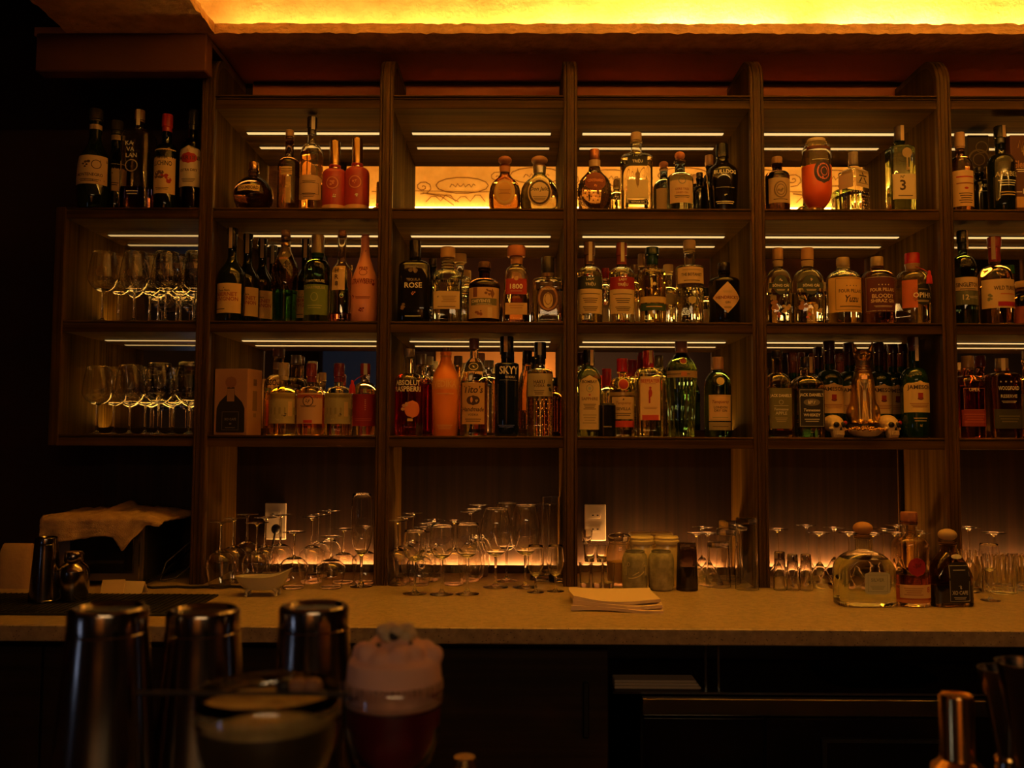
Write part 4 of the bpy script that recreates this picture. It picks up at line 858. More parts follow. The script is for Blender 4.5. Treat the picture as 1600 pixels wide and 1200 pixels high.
bottle(3, 671, 36, 557, 'clear bottle with pale cap, left of the frosted orange bottle', LT(s0=.60, s1=.74, nw=.34, c0=.90, cap='cyl', cw=.36, cc=(.55, .46, .30)), [], Y=3.18)
bottle(3, 697, 43, 543, 'frosted opaque orange bottle with faint lettering band', {'gm': mat('orange_frosted_glass', (.88, .26, .03), .42, emit=None), 's0': .6, 's1': .8, 'nw': .36, 'c0': .95, 'cap': 'cyl', 'cw': .26, 'cc': (.20, .10, .06), 'prof': [(0, .84), (.015, .88), (.3, .94), (.5, 1.0), (.60, 1.0), (.68, .92), (.75, .72), (.81, .50), (.86, .40), (.91, .38)], 'neck': (.885, .905, (.70, .25, .06))},
    [('rect', .52, .64, 1.3, (.86, .34, .08), [('VEDIKA', .58, .075, (.92, .50, .20), .9)])], [('#lines', .47, .02, (.92, .50, .20), .7, 0, 1), ('#lines', .10, .06, (.92, .50, .20), .6, 0, 3)])
bottle(3, 716, 34, 556, 'amber liquid bottle directly right of the frosted orange one, set back', LT(g=(.95, .75, .35), lm=glass((.95, .45, .06)), l=(.9, .5, .1), fill=.44, s0=.6, s1=.76, nw=.3, c0=.9, cap='cyl', cc=(.3, .2, .1)), [], Y=3.13)
bottle(3, 741, 43, 529, 'tall clear vodka bottle with tan script label and copper foil top', LT(g=(.97, .95, .82), l=(.97, .94, .80), fill=.56, bt=.05, s0=.60, s1=.80, nw=.30, k=1.35, c0=.92, cap='cap', cl=.90, cc=(.26, .12, .08), tp=1.0),
    [('rect', .12, .54, .92, (.60, .36, .16), [('Tito’s', .47, .075, INK, .75, 0, .2), ('#ell', .36, .10, (.06, .025, .02), 1.35), ('#ell', .365, .06, (.80, .38, .18), .4, -.06), ('#blob', .36, .05, (.6, .45, .3), .8, .12), ('Handmade', .27, .045, INK, .85, 0, .2), ('VODKA', .215, .022, INK, .5), FINE(.16, .04, 2)]), ('trap', .655, .755, .70, (.03, .025, .03), [('#ring', .705, .075, CR, 1.3), ('#blob', .705, .03, CR, 1.)])])
bottle(3, 764, 40, 563, 'clear ribbed bottle half hidden behind the script-labelled vodka', LT(s0=.6, s1=.78, nw=.3, c0=.92, cap='cyl', cc=(.6, .5, .3), knob=(.06, .6, 12, 4, .002)), [], Y=3.13)
bottle(3, 792, 38, 526, 'tall cobalt blue, nearly black vodka bottle with bold white lettering', LT(gm=mat('cobalt_glass', (.006, .010, .035), .05, coat=.6), s0=.70, s1=.735, nw=.46, k=3.5, c0=.85, cap='cap', cl=.78, cc=(.015, .015, .025), seal=(.84, TAN), sa=-.15),
    [], [('SKYY', .655, .08, WH, .85, .12), ('VODKA', .585, .022, WH, .55, .16), ('#lines', .555, .006, SIL, .8, .1, 1), FINE(.10, .03, 2, (.1, .12, .5), .7)])
bottle(3, 844, 41, 535, 'clear textured-base vodka bottle with grey label and dark leaf print', LT(g=(.95, .90, .72), s0=.66, s1=.72, nw=.38, k=2.2, c0=.86, cap='cap', cl=.77, cc=(.025, .02, .025), seal=(.86, SIL), sa=-.1, knob=(.04, .38, 9, 9, .0028)),
    [('rect', .42, .66, 1.2, (.46, .38, .24), [('HAKU', .57, .04, INK, .42, -.05), ('VODKA', .53, .03, INK, .42, -.05), FINE(.46, .05, 3, INK, .4, -.05), ('#blob', .52, .12, (.04, .05, .07), .6, .38)])])
bottle(3, 824, 36, 548, 'clear bottle with black cap standing between the blue bottle and the textured one', LT(s0=.5, s1=.78, nw=.4, k=1.2, c0=.86, cap='cyl', cw=.42, cc=(.03, .02, .02), g=(.95, .80, .55), l=(.90, .60, .30), fill=.3), [], Y=3.14)
bottle(3, 866, 28, 590, 'squat brown bottle in shadow by the third upright of the lowest shelf', LT(gm=glass((.5, .2, .08)), s0=.55, s1=.75, nw=.4, c0=.88), [], Y=3.13)
# ---- row 3, fourth bay
bottle(3, 920, 38, 547, 'pale green square bottle with arched tan label and black cap', LT(dr=.9, n=5, s0=.66, s1=.80, nw=.42, k=1.4, c0=.86, cap='cyl', cw=.46, cc=(.02, .02, .02), g=(.60, .74, .44), l=(.58, .74, .40), fill=.66, bt=.07, seg=36, seal=(.82, CR), sa=.45),
    [('arch', .08, .70, .82, (.66, .50, .26), [('BOMBAY', .625, .035, INK, .6), ('#ring', .55, .09, (.35, .28, .18), .9), ('#ell', .55, .04, (.4, .42, .36), .8), ('#ell', .475, .02, RED, 1.), ('SAPPHIRE', .43, .035, (.25, .12, .05), .66), FINE(.34, .07, 4, INK, .5), FINE(.20, .12, 4, (.4, .3, .15), .55)])])
bottle(3, 908, 26, 551, 'pale bottle with dark cap peeking left of the green square bottle', LT(s0=.6, s1=.78, nw=.4, c0=.86, cap='cyl', cw=.5, cc=(.12, .03, .02), g=(.6, .7, .45)), [], Y=3.13)
bottle(3, 948, 27, 630, 'short plain black flask in front of the red-capped bottles', LT(gm=blackg, dr=.6, n=6, s0=.93, s1=.95, nw=.9, c0=.955, cap='cyl', cw=.9, cc=(.01, .01, .01), seg=32, neck=(.28, .31, (.25, .22, .12))), [], name='flask')
bottle(3, 948, 30, 576, 'clear bottle with tall pinkish-red cap behind the black flask', LT(s0=.55, s1=.72, nw=.40, c0=.76, cap='cyl', cw=.48, cc=(.72, .05, .05)), [('rect', .1, .35, 1., CR, [FINE(.25, .1, 3)])], [('#blob', .48, .08, INK, 1.)], Y=3.11)
tq = LT(s0=.62, s1=.76, nw=.34, k=2., c0=.84)
bottle(3, 972, 40, 560, 'pale fluted gin bottle with red cap, ornate tan label and red band', {**tq, 'cap': 'cyl', 'cw': .42, 'cc': (.60, .03, .03), 'g': (.96, .90, .60), 'l': (.95, .86, .46), 'fill': .6, 'neck': (.52, .56, GLD, .5)},
    [('rect', .22, .50, 1.0, (.62, .44, .24), [('Tanqueray', .42, .045, (.3, .15, .06), .8, 0, .2), ('SEVILLA', .35, .04, INK, .75), ('#blob', .47, .03, INK, 1.), FINE(.28, .05, 2)]), ('rect', .12, .20, 1.0, (.50, .05, .03), [])], [('#ell', .66, .13, (.36, .02, .02), .95), ('#ring', .66, .15, GLD, .95)])
bottle(3, 988, 30, 563, 'slim red-capped bottle between the fluted gin and the square gin', LT(s0=.6, s1=.76, nw=.42, c0=.80, cap='cyl', cw=.48, cc=(.42, .04, .05), g=(.95, .88, .60)), [], Y=3.12)
bottle(3, 1003, 30, 551, 'dark red capped bottle close behind the square gin bottle', LT(s0=.6, s1=.78, nw=.44, c0=.82, cap='cyl', cw=.5, cc=(.26, .03, .04), g=(.95, .88, .60)), [], Y=3.14)
bottle(3, 1013, 42, 548, 'square clear gin bottle with red cap and tan label with red figure', LT(dr=.9, n=6, s0=.72, s1=.80, nw=.34, k=2, c0=.84, cap='cap', cl=.83, cc=(.46, .03, .03), g=(.97, .93, .66), l=(.96, .90, .50), fill=.66, bt=.12, seg=36, seal=(.85, TAN), sa=.3),
    [('rect', .19, .69, .72, (.74, .52, .28), [('BEEFEATER', .64, .04, RED, .68), FINE(.605, .012, 1, (.4, .15, .1), .4), ('#ell', .50, .10, (.45, .04, .03), .42), ('#ell', .56, .03, (.45, .04, .03), .9), ('#rect', .43, .09, (.45, .04, .03), .22, -.03), ('#rect', .22, .06, (.55, .07, .04), 3.1), FINE(.33, .03, 2, (.4, .2, .1), .5)])])
bottle(3, 1029, 38, 556, 'clear bottle with olive-gold cap behind and right of the square gin', LT(s0=.6, s1=.76, nw=.36, c0=.87, cap='cyl', cw=.38, cc=(.45, .36, .14), cm=.5, g=(.9, .84, .55)), [], Y=3.13)
bottle(3, 1064, 49, 534, 'tall green faceted shaker-shaped gin bottle with copper foil top', {'g': (.34, .58, .26), 's0': .60, 's1': .84, 'nw': .32, 'c0': .92, 'cap': 'cap', 'cl': .88, 'cc': (.38, .18, .12), 'prof': [(0, .78), (.015, .82), (.2, .86), (.45, .92), (.56, .96), (.60, 1.0), (.70, 1.0), (.74, .94), (.79, .76), (.84, .50), (.88, .36)], 'flute': 14, 'fla': .05, 'seg': 56, 'knob': (.545, .55, 1, 9, .0028)},
    [('rect', .615, .685, 1.25, (.40, .28, .16), [('#rect', .65, .05, (.55, .2, .08), 1.2), FINE(.65, .02, 1, INK, .8, -.2)])], [('#ell', .79, .06, (.30, .03, .03), 1.), ('#ring', .79, .075, GLD, 1.)])
bottle(3, 1121, 42, 558, 'green gin bottle with beige label and grey band, alone right of the tall green one', LT(gm=glass((.12, .26, .12)), s0=.62, s1=.82, nw=.36, k=1.8, c0=.88, cap='cap', cl=.84, cc=(.58, .34, .18), flute=0),
    [('rect', .20, .52, .92, (.68, .46, .24), [('#frame', .36, .30, (.3, .25, .15), .86), ('Tanqueray', .43, .05, (.3, .1, .04), .7, 0, .2), ('LONDON', .365, .03, INK, .5), ('DRY GIN', .325, .03, INK, .5), FINE(.24, .02, 1, (.3, .3, .15), .6)]), ('rect', .085, .185, .92, (.34, .26, .15), [FINE(.13, .02, 1)])], [('#ell', .69, .10, (.62, .48, .2), .95)])
# ---- row 3, fifth bay
bottle(3, 1214, 37, 548, 'square whiskey bottle with olive-green label at the left end of the fifth bay', LT(dr=1, n=6, s0=.60, s1=.74, nw=.42, k=1.7, c0=.93, cap='cyl', cw=.44, cc=(.04, .03, .02), g=(.90, .78, .48), l=(.72, .42, .14), fill=.56, bt=.03, seg=36),
    [('rect', .10, .56, .98, (.16, .15, .06), [('JACK DANIEL’S', .47, .045, WH, .88), ('#ring', .40, .05, SIL, 1.), ('Tennessee', .32, .03, SIL, .6, 0, .2), ('APPLE', .275, .035, SIL, .5), FINE(.36, .012, 1, SIL, .6), FINE(.2, .06, 3, (.4, .35, .2), .5)])])
bottle(3, 1260, 45, 558, 'square whiskey bottle with black label and white lettering', LT(dr=1, n=6, s0=.64, s1=.76, nw=.42, k=1.8, c0=.88, cap='cyl', cw=.42, cc=(.04, .03, .03), g=(.90, .76, .50), l=(.60, .26, .08), fill=.60, bt=.10, seg=36, seal=(.80, (.5, .35, .2)), sa=.3),
    [('rect', .13, .60, .90, (.02, .018, .018), [('JACK DANIEL’S', .515, .05, WH, .82), ('#ell', .43, .09, (.20, .17, .14), 2.2), ('№7', .43, .045, WH, .3), ('Tennessee', .335, .035, WH, .56, 0, .2), ('WHISKEY', .275, .035, WH, .6), FINE(.21, .05, 2, SIL, .5), ('#frame', .36, .45, SIL, .80)])])
jm = LT(gm=mat('irish_green_glass', (.010, .035, .014), .06, coat=.5), s0=.56, s1=.70, nw=.36, k=2, c0=.93, cap='cap', cl=.76, cc=(.08, .018, .018))
def jb(px, wp, tp, ds, Y=None, seal=False):
    o = {**jm}
    if seal: o['seal'] = (.76, WH); o['sa'] = .1; o['cl'] = .86
    return bottle(3, px, wp, tp, ds, o, [('arch', .25, .56, 1.25, (.74, .54, .24), [('JAMESON', .49, .055, INK, .95), ('#rect', .41, .06, (.38, .03, .02), .8, .0), ('#ell', .385, .03, (.1, .04, .03), 1.9), FINE(.32, .05, 3, (.4, .15, .06), .75)])], [FINE(.18, .05, 2, GLD, .5), ('#blob', .12, .03, GLD, 1.)], Y=Y)
jb(1427, 42, 527, 'green whiskey bottle with cream label and white neck seal, right of the cat', seal=True)
jb(1295, 40, 533, 'green whiskey bottle with cream label, first behind the left skull', Y=3.07)
jb(1326, 38, 536, 'green whiskey bottle with cream label, just left of the cat statue', Y=3.09)
jb(1372, 38, 536, 'green whiskey bottle with cream label, just right of the cat statue', Y=3.09)
jb(1394, 36, 538, 'green whiskey bottle with cream label, second right of the cat statue', Y=3.14)
jb(1409, 36, 538, 'green whiskey bottle with cream label, wedged behind the front sealed one', Y=3.19)
jb(1278, 32, 543, 'green whiskey bottle with cream label, leftmost and deepest beside the black label bottle', Y=3.18)
# ---- row 3, right-hand bay
bottle(3, 1511, 40, 556, 'red-tinted square whisky bottle with amber base beside the right upright', LT(dr=1, n=5, g=(.92, .60, .36), lm=glass((.62, .06, .03)), l=(.7, .1, .05), fill=.62, bt=.14, s0=.66, s1=.76, nw=.42, k=2, c0=.86, cap='cyl', cw=.46, cc=(.30, .20, .10), seg=36),
    [('rect', .14, .34, 1.0, (.30, .04, .02), [FINE(.24, .12, 4, (.5, .12, .06), .8)])], [('UPER', .58, .04, CR, .8), ('#frame', .47, .26, (.6, .25, .12), .8)])
bottle(3, 1565, 45, 560, 'wide square bourbon bottle with dark lower label and etched lettering', LT(dr=.8, n=6, g=(.80, .50, .26), lm=glass((.52, .18, .06)), l=(.5, .2, .1), fill=.76, bt=.09, s0=.76, s1=.82, nw=.40, k=2.4, c0=.88, cap='cyl', cw=.42, cc=(.30, .24, .14), seg=36, seal=(.84, CR), sa=-.3),
    [('rect', .12, .36, 1.0, (.05, .05, .022), [FINE(.24, .10, 3, (.18, .17, .08), .7)])], [('#stars', .70, .03, SIL, .7), ('WOODFORD', .62, .05, SIL, .7), ('RESERVE', .52, .04, SIL, .55), FINE(.45, .03, 2, SIL, .5)])
bottle(3, 1604, 34, 548, 'amber bottle cut by the right frame edge on the lowest shelf', LT(gm=glass((.7, .42, .14)), s0=.55, s1=.7, nw=.4, c0=.9, cap='cyl', cc=TAN), [('rect', .12, .5, 1.1, (.2, .16, .06))], Y=3.04)
bottle(3, 1531, 40, 556, 'dark red-brown bottle set back between the two square whisky bottles', LT(gm=glass((.35, .12, .06)), s0=.5, s1=.76, nw=.3, c0=.88, cap='cyl', cc=(.2, .03, .03), cw=.4), [], Y=3.15)
# ------------------------------------------------------------------ glassware
GL = {}
# kind: (height, max radius, foot pts, stem pts, bowl outer pts) in metres / fractions
def glass_parts(kind):
    T = .0011
    if kind == 'wine': H, Rb = .225, .047; foot = .80; st = (.035, .40); bowl = [(.10, .43), (.42, .455), (.72, .50), (.92, .56), (1.0, .61), (.985, .68), (.88, .84), (.72, 1.0)]
    if kind == 'coupe': H, Rb = .165, .048; foot = .72; st = (.05, .60); bowl = [(.10, .63), (.36, .655), (.66, .70), (.88, .78), (.98, .88), (1.0, 1.0)]
    if kind == 'martini': H, Rb = .175, .055; foot = .66; st = (.045, .52); bowl = [(.07, .55), (.2, .60), (.5, .75), (1.0, 1.0)]
    if kind == 'flute': H, Rb = .215, .026; foot = 1.05; st = (.035, .30); bowl = [(.18, .33), (.55, .38), (.85, .48), (1.0, .62), (.98, .8), (.86, 1.0)]
    if kind == 'nick': H, Rb = .165, .033; foot = .95; st = (.045, .48); bowl = [(.12, .51), (.48, .54), (.78, .60), (.96, .70), (1.0, .80), (.93, .9), (.86, 1.0)]
    if kind == 'goblet': H, Rb = .185, .043; foot = .82; st = (.04, .36); bowl = [(.12, .39), (.45, .42), (.78, .49), (.97, .60), (1.0, .70), (.92, .84), (.78, .95), (.74, 1.0)]
    fr = foot * Rb; sr = .0036
    f = [(.0004, 0), (fr * .5, .0002), (fr, .0003), (fr, .0016), (fr * .6, .0030), (fr * .3, .0052), (.0065, .0085), (sr * 1.1, st[0] * H + .006)]
    s = [(sr * 1.1, st[0] * H + .006), (sr, H * (st[0] + .06)), (sr * .92, H * (st[0] + st[1]) / 2), (sr * 1.1, st[1] * H), (bowl[0][0] * Rb, bowl[0][1] * H)]
    pts = [(r * Rb, z * H) for r, z in bowl]
    # smooth bowl with Catmull-Rom
    sm = []
    for i in range(len(pts) - 1):
        p0, p1, p2, p3 = pts[max(i - 1, 0)], pts[i], pts[i + 1], pts[min(i + 2, len(pts) - 1)]
        for k in range(3):
            t = k / 3; sm.append(tuple(.5 * (2 * p1[a] + (p2[a] - p0[a]) * t + (2 * p0[a] - 5 * p1[a] + 4 * p2[a] - p3[a]) * t * t + (3 * p1[a] - p0[a] - 3 * p2[a] + p3[a]) * t ** 3) for a in (0, 1)))
    sm.append(pts[-1])
    inner = [(max(r - T, .0004), z + (.004 if i < 3 else .0)) for i, (r, z) in enumerate(sm)][::-1]
    inner = [p for p in inner if p[1] > sm[0][1] + .006]
    b = sm + [(sm[-1][0] - T / 2, sm[-1][1] + .0005)] + inner + [(.0004, sm[0][1] + .006)]
    return H, Rb, f, s, b
def proto(kind):
    if kind in GL: return GL[kind]
    root = bpy.data.objects.new('glass', None); COL.objects.link(root)
    if kind in ('wine', 'coupe', 'martini', 'flute', 'nick', 'goblet'):
        H, Rb, f, s, b = glass_parts(kind); sg = 32
        MB().lathe(b, CLEAR, sg, cap0=False, cap1=False).obj('bowl', root, ang=60)
        MB().lathe(s, CLEAR, 14, cap0=False, cap1=False).obj('stem', root, ang=60)
        MB().lathe(f, CLEAR, sg, cap0=True, cap1=False).obj('foot', root, ang=60)
    else:
        fl = 0
        if kind == 'highball': H, Rb, tb, T, rb = .150, .032, .010, .0018, .88
        if kind == 'rocks': H, Rb, tb, T, rb, fl = .085, .041, .014, .0035, .92, 22
        if kind == 'shooter': H, Rb, tb, T, rb = .080, .020, .016, .0022, .80
        if kind == 'shot': H, Rb, tb, T, rb = .060, .022, .012, .0028, .78
        if kind == 'tumbler': H, Rb, tb, T, rb = .095, .037, .009, .002, .86
        pr = [(.0005, .0), (Rb * rb * .9, 0), (Rb * rb, .002), (Rb * (rb + (1 - rb) * .5), H * .5), (Rb, H - .0006), (Rb - T / 2, H), (Rb - T, H - .0006), (Rb * (rb + (1 - rb) * .5) - T, H * .5), (Rb * rb - T, tb + .003), (Rb * rb * .7, tb), (.0005, tb)]
        body = MB()
        if fl: body.loft([(z, r, r, 2) for r, z in pr[:5]], CLEAR, 88, cap0=False, cap1=False, flute=fl, fl_amp=.045); body.loft([(z, r, r, 2) for r, z in pr[4:]], CLEAR, 88, cap0=False, cap1=False)
        else: body.lathe(pr, CLEAR, 32, cap0=False, cap1=False)
        body.obj('glass_wall', root, ang=50)
    GL[kind] = [root, H, Rb, False]
    return GL[kind]
NAMES = dict(wine='wine_glass', coupe='coupe_glass', martini='martini_glass', flute='flute_glass', nick='small_wine_glass', goblet='goblet', highball='highball_glass', rocks='rocks_glass', shot='shot_glass', shooter='shooter_glass', tumbler='tumbler')
def glassware(kind, label, px, top, Y, base, wpx=None, inv=False, group=None, H=None):
    p = proto(kind); root = p[0]
    r = root if not p[3] else cptree(root); p[3] = True
    a = P(px, top, Y); h = H or (a.z - base); rad = (wpx * Y / F / 2) if wpx else p[2]
    r.name = NAMES[kind]; s = rad / p[2]; sz = h / p[1]
    r.scale = (s, s, sz); r.location = (a.x, Y, base + .0004)
    if inv: r.rotation_euler = (pi, 0, R.uniform(0, 6)); r.location.z = base + h + .0004
    else: r.rotation_euler = (0, 0, 0)
    for k in ('label', 'category', 'group'):
        if k in r: del r[k]
    return tag(r, label, 'glass', group)
ORD = ['first', 'second', 'third', 'fourth', 'fifth', 'sixth', 'seventh', 'eighth', 'ninth', 'tenth', 'eleventh', 'twelfth', 'thirteenth']
# stemmed glasses of the left cabinet
def wrow(base, shelfname, rows_):
    for rn, Y, xs_, top, w_ in rows_:
        for i, x in enumerate(xs_):
            glassware('wine', '%s wine glass from the left, %s row, %s of glass cabinet' % (ORD[i], rn, shelfname), x, top[i] if isinstance(top, list) else top, Y, base, w_, group='wine glasses in the left cabinet')
wrow(Z2, 'middle shelf', [('front', 3.0, [163, 212, 261, 308], 395, 46), ('second', 3.085, [188, 236, 284], 400, 43), ('rear', 3.17, [212, 250, 278, 304], 404, 41)])
wrow(Z3, 'lowest shelf', [('front', 3.0, [154, 205, 250, 297], [573, 571, 568, 567], 46), ('second', 3.085, [180, 229, 272], 575, 43), ('rear', 3.17, [205, 238, 268, 300], 580, 41)])
# inverted and upright glasses on the worktop
def cl(kind, bay, lst, Ys, inv=True, wpx=None, row='', grp=None):
    for i, (x, t) in enumerate(lst):
        Y = Ys[i] if isinstance(Ys, (list, tuple)) else Ys
        nm = NAMES[kind].replace('_', ' ')
        glassware(kind, '%s %s %s from the left%s, %s' % (ORD[i], 'upturned' if inv else 'upright', nm, row, bay), x, t, Y, ZC, wpx, inv, grp or (nm + 's on the worktop'))
B1 = 'worktop bay beside oven'
cl('wine', B1, [(346, 815), (402, 816), (460, 831), (518, 838)], [2.90, 2.89, 2.89, 2.90], wpx=44, row=' in front')
cl('wine', B1, [(366, 809), (415, 808), (439, 804), (488, 807), (537, 826), (572, 822)], [3.0, 3.02, 3.03, 3.0, 3.0, 3.0], wpx=42, row=' in the middle row')
cl('wine', B1, [(387, 803), (497, 803), (515, 797)], [3.12, 3.12, 3.14], wpx=40, row=' at the back')
glassware('flute', 'tall upright flute glass at the right end of the left worktop bay', 566, 772, 2.93, ZC, 34, group='flute glasses')
B2 = 'second worktop bay'
cl('wine', B2, [(622, 813), (656, 831), (710, 813)], [2.97, 2.97, 2.98], wpx=40, row=' in front')
cl('wine', B2, [(634, 807), (663, 823), (671, 817), (735, 799)], [3.06, 3.05, 3.06, 3.06], wpx=39, row=' in the middle row')
cl('wine', B2, [(645, 801), (679, 811), (741, 794), (749, 788)], [3.14, 3.14, 3.13, 3.17], wpx=38, row=' at the back')
cl('nick', B2, [(649, 829), (691, 821), (731, 818)], [2.80, 2.79, 2.80], inv=False, wpx=39, row=' at the front edge')
cl('goblet', B2, [(775, 795), (821, 790)], [2.93, 2.93], inv=False, wpx=48)
glassware('goblet', 'large goblet standing behind the two front goblets of the second worktop bay', 792, 786, 3.06, ZC, 44, group='goblets')
cl('flute', B2, [(837, 852), (868, 852)], [2.84, 2.86], inv=False, wpx=26)
cl('highball', B2, [(843, 787), (862, 776), (872, 788)], [3.08, 3.14, 3.05], inv=False, wpx=34)
B3 = 'worktop bay of the jars'
cl('martini', B3, [(1088, 833), (1106, 832), (1097, 823)], [2.98, 3.03, 3.12], wpx=48)
cl('tumbler', B3, [(1122, 846), (1136, 825), (1140, 813)], [2.97, 3.05, 3.14], wpx=38)
cl('highball', B3, [(1166, 809), (1155, 820)], [2.92, 3.08], wpx=36)
B4 = 'bay behind tequila bottles'
cl('martini', B4, [(1215, 826), (1280, 832), (1327, 832), (1364, 833), (1398, 832), (1436, 832)], 2.99, wpx=50, row=' in front')
cl('martini', B4, [(1260, 820), (1303, 824), (1381, 826), (1400, 820), (1430, 828)], 3.09, wpx=46, row=' behind')
cl('shot', B4, [(1218, 862), (1238, 866), (1259, 866)], 2.91, wpx=20)
B5 = 'right-hand worktop bay'
cl('martini', B5, [(1513, 823), (1553, 832)], [3.06, 3.0], wpx=54)
cl('rocks', B5, [(1562, 866), (1607, 868)], [2.88, 2.92], inv=False, wpx=50)
glassware('tumbler', 'plain tumbler filled with toothpicks at the right-hand worktop bay', 1511, 862, 2.90, ZC, 44)
rp = random.Random(3); a = P(1511, 862, 2.90)
tp = thing('toothpick_bunch', 'bunch of toothpicks fanned out in the tumbler at the right', 'toothpicks', (a.x, 2.90, ZC + .012))
for i in range(18):
    an = i / 18 * 2 * pi; r0 = .008; r1 = .028
    MB().tube([(r0 * math.cos(an), r0 * math.sin(an), 0), (r1 * math.cos(an + .4), r1 * math.sin(an + .4), .118 + rp.uniform(-.006, .006))], .0009, paper((.66, .46, .26)), 5).obj('toothpick', tp, smooth=False)
cl('nick', 'worktop edge at far right', [(1545, 850)], [2.74], inv=False, wpx=30)
# shot-glass pile on the left of the third bay
a = P(905, 900, 2.93).x
sx_ = [(914, 2.93), (933, 2.93), (951, 2.93)]
for i, (x, Y) in enumerate(sx_): glassware('shooter', 'upright %s shooter glass in the bottom row of the small pile' % ORD[i], x, 880, Y, ZC, 19, group='shot glass pile', H=.080)
for i, (x, Y) in enumerate([(921, 2.95), (940, 2.95)]): glassware('shot', 'upright %s shot glass standing on the second level of the pile' % ORD[i], x, 850, Y, ZC + .0806, 19, group='shot glass pile', H=.055)
glassware('shot', 'shot glass at the very top of the small pile by the centre upright', 917, 831, 3.0, ZC + .1362, 18, group='shot glass pile', H=.042)
glassware('tumbler', 'smoky black upturned tumbler at the front of the third worktop bay', 1073, 848, 2.90, ZC, 34, True)
sm_ = GL['tumbler'][0]
dk = bpy.data.objects[-1] if False else None
for o in list(COL.objects):
    if o.get('label', '').startswith('smoky black'):
        for ch in o.children:
            ch.data = ch.data.copy(); ch.data.materials.clear(); ch.data.materials.append(glass((.22, .18, .14)))

# ------------------------------------------------------------------ jars, cups, sockets, napkins
def at_base(px, Y): q = P(px, 900, Y); return (q.x, Y, ZC)
j = thing('glass_jar', 'embossed glass jar with wire-ringed glass lid, left of the white-lidded pots', 'jar', at_base(968, 3.0))
H_ = P(968, 832, 3.0).z - ZC
MB().lathe([(.001, 0), (.040, 0), (.044, .006), (.045, H_ * .62), (.036, H_ * .78), (.034, H_ * .84), (.0315, H_ * .84), (.0335, H_ * .77), (.042, H_ * .60), (.041, .010), (.001, .009)], glass((.95, .88, .66)), 36, cap0=False, cap1=False).obj('jar_body', j)
MB().lathe([(.001, H_ * .85), (.036, H_ * .85), (.038, H_ * .88), (.038, H_ * .93), (.030, H_ * .97), (.001, H_)], glass((.93, .88, .74)), 32, cap0=False, cap1=False).obj('lid', j)
MB().tube([(.0375 * math.cos(t / 24 * 2 * pi), .0375 * math.sin(t / 24 * 2 * pi), H_ * .80) for t in range(25)], .0012, steel, 6).obj('wire_ring', j)
MB().lathe([(.0405, .012), (.0405, H_ * .45), (.001, H_ * .46)], mat('jar_filling', (.62, .42, .20), .8), 28, cap0=True, cap1=False).obj('filling', j)
pot_m = mat('cream_glazed_ceramic', (.86, .72, .40), .35, coat=.3)
for i, (px, tp_, Y) in enumerate([(1003, 836, 3.02), (1042, 836, 3.02), (1000, 831, 3.14), (1034, 831, 3.14)]):
    h = P(px, tp_, Y).z - ZC
    j = thing('lidded_pot', ['cream lidded pot behind the left carved cup, front pair', 'cream lidded pot behind the right stone cup, front pair', 'cream lidded pot at the back on the left, under the socket side', 'cream lidded pot at the back on the right, touching the mirror wall'][i], 'pot', at_base(px, Y), 0, 'cream lidded pots')
    MB().lathe([(.001, 0), (.036, 0), (.038, .004), (.038, h * .74), (.034, h * .80), (.034, h * .82), (.001, h * .82)], pot_m, 32, cap0=False, cap1=False).obj('pot_body', j)
    MB().lathe([(.001, h * .82 + .0005), (.040, h * .82 + .0005), (.0415, h * .85), (.0415, h * .89), (.038, h * .91), (.038, h * .93), (.040, h * .95), (.036, h * .985), (.001, h)], pot_m, 32, cap0=False, cap1=False).obj('lid', j)
for i, px in enumerate((992, 1033)):
    h = P(px, 860, 2.90).z - ZC
    c = thing('ceramic_cup', ['grey-green ceramic cup with carved smiling face', 'mottled grey stone-glazed ceramic cup beside the smiling one'][i], 'cup', at_base(px, 2.90))
    cm_ = mat('stone_glaze_%d' % i, (.30, .28, .18), .55, noise=((40, 40, 40), (.20, .19, .12), (.42, .38, .26), 4, .35, .7), bump=((90, 90, 90), .5, .002))
    MB().lathe([(.001, 0), (.033, 0), (.0385, .006), (.041, h * .3), (.041, h * .78), (.037, h * .9), (.031, h * .95), (.031, h), (.028, h), (.028, h * .93), (.034, h * .85), (.036, h * .5), (.001, h * .3)], cm_, 36, cap0=False, cap1=False).obj('cup_body', c)
    if i == 0:
        rows = [(0, .041, .041, 2), (h, .041, .041, 2)]; sk = Skin(rows); b = MB(); rg = mat('raised_glaze', (.50, .42, .24), .5)
        for sgn in (-1, 1):
            b.tube([sk(sgn * .026 + .004 * math.cos(t), h * .68 + .006 * math.sin(t), .0005) for t in [k_ * .7 for k_ in range(10)]], .0014, rg, 6)
            b.tube([sk(sgn * .034, h * (.4 + .05 * k_), .0005) for k_ in range(6)], .002, rg, 6)
        b.tube([sk(-.026 + .052 * t / 10, h * (.28 + .0022 * (t - 5) ** 2) + .002 * t, .0006) for t in range(11)], .0018, rg, 6)
        b.tube([sk(-.012 + .004 * t, h * (.40 + .018 * t), .0006) for t in range(6)], .0014, rg, 6)
        b.obj('carved_face', c)
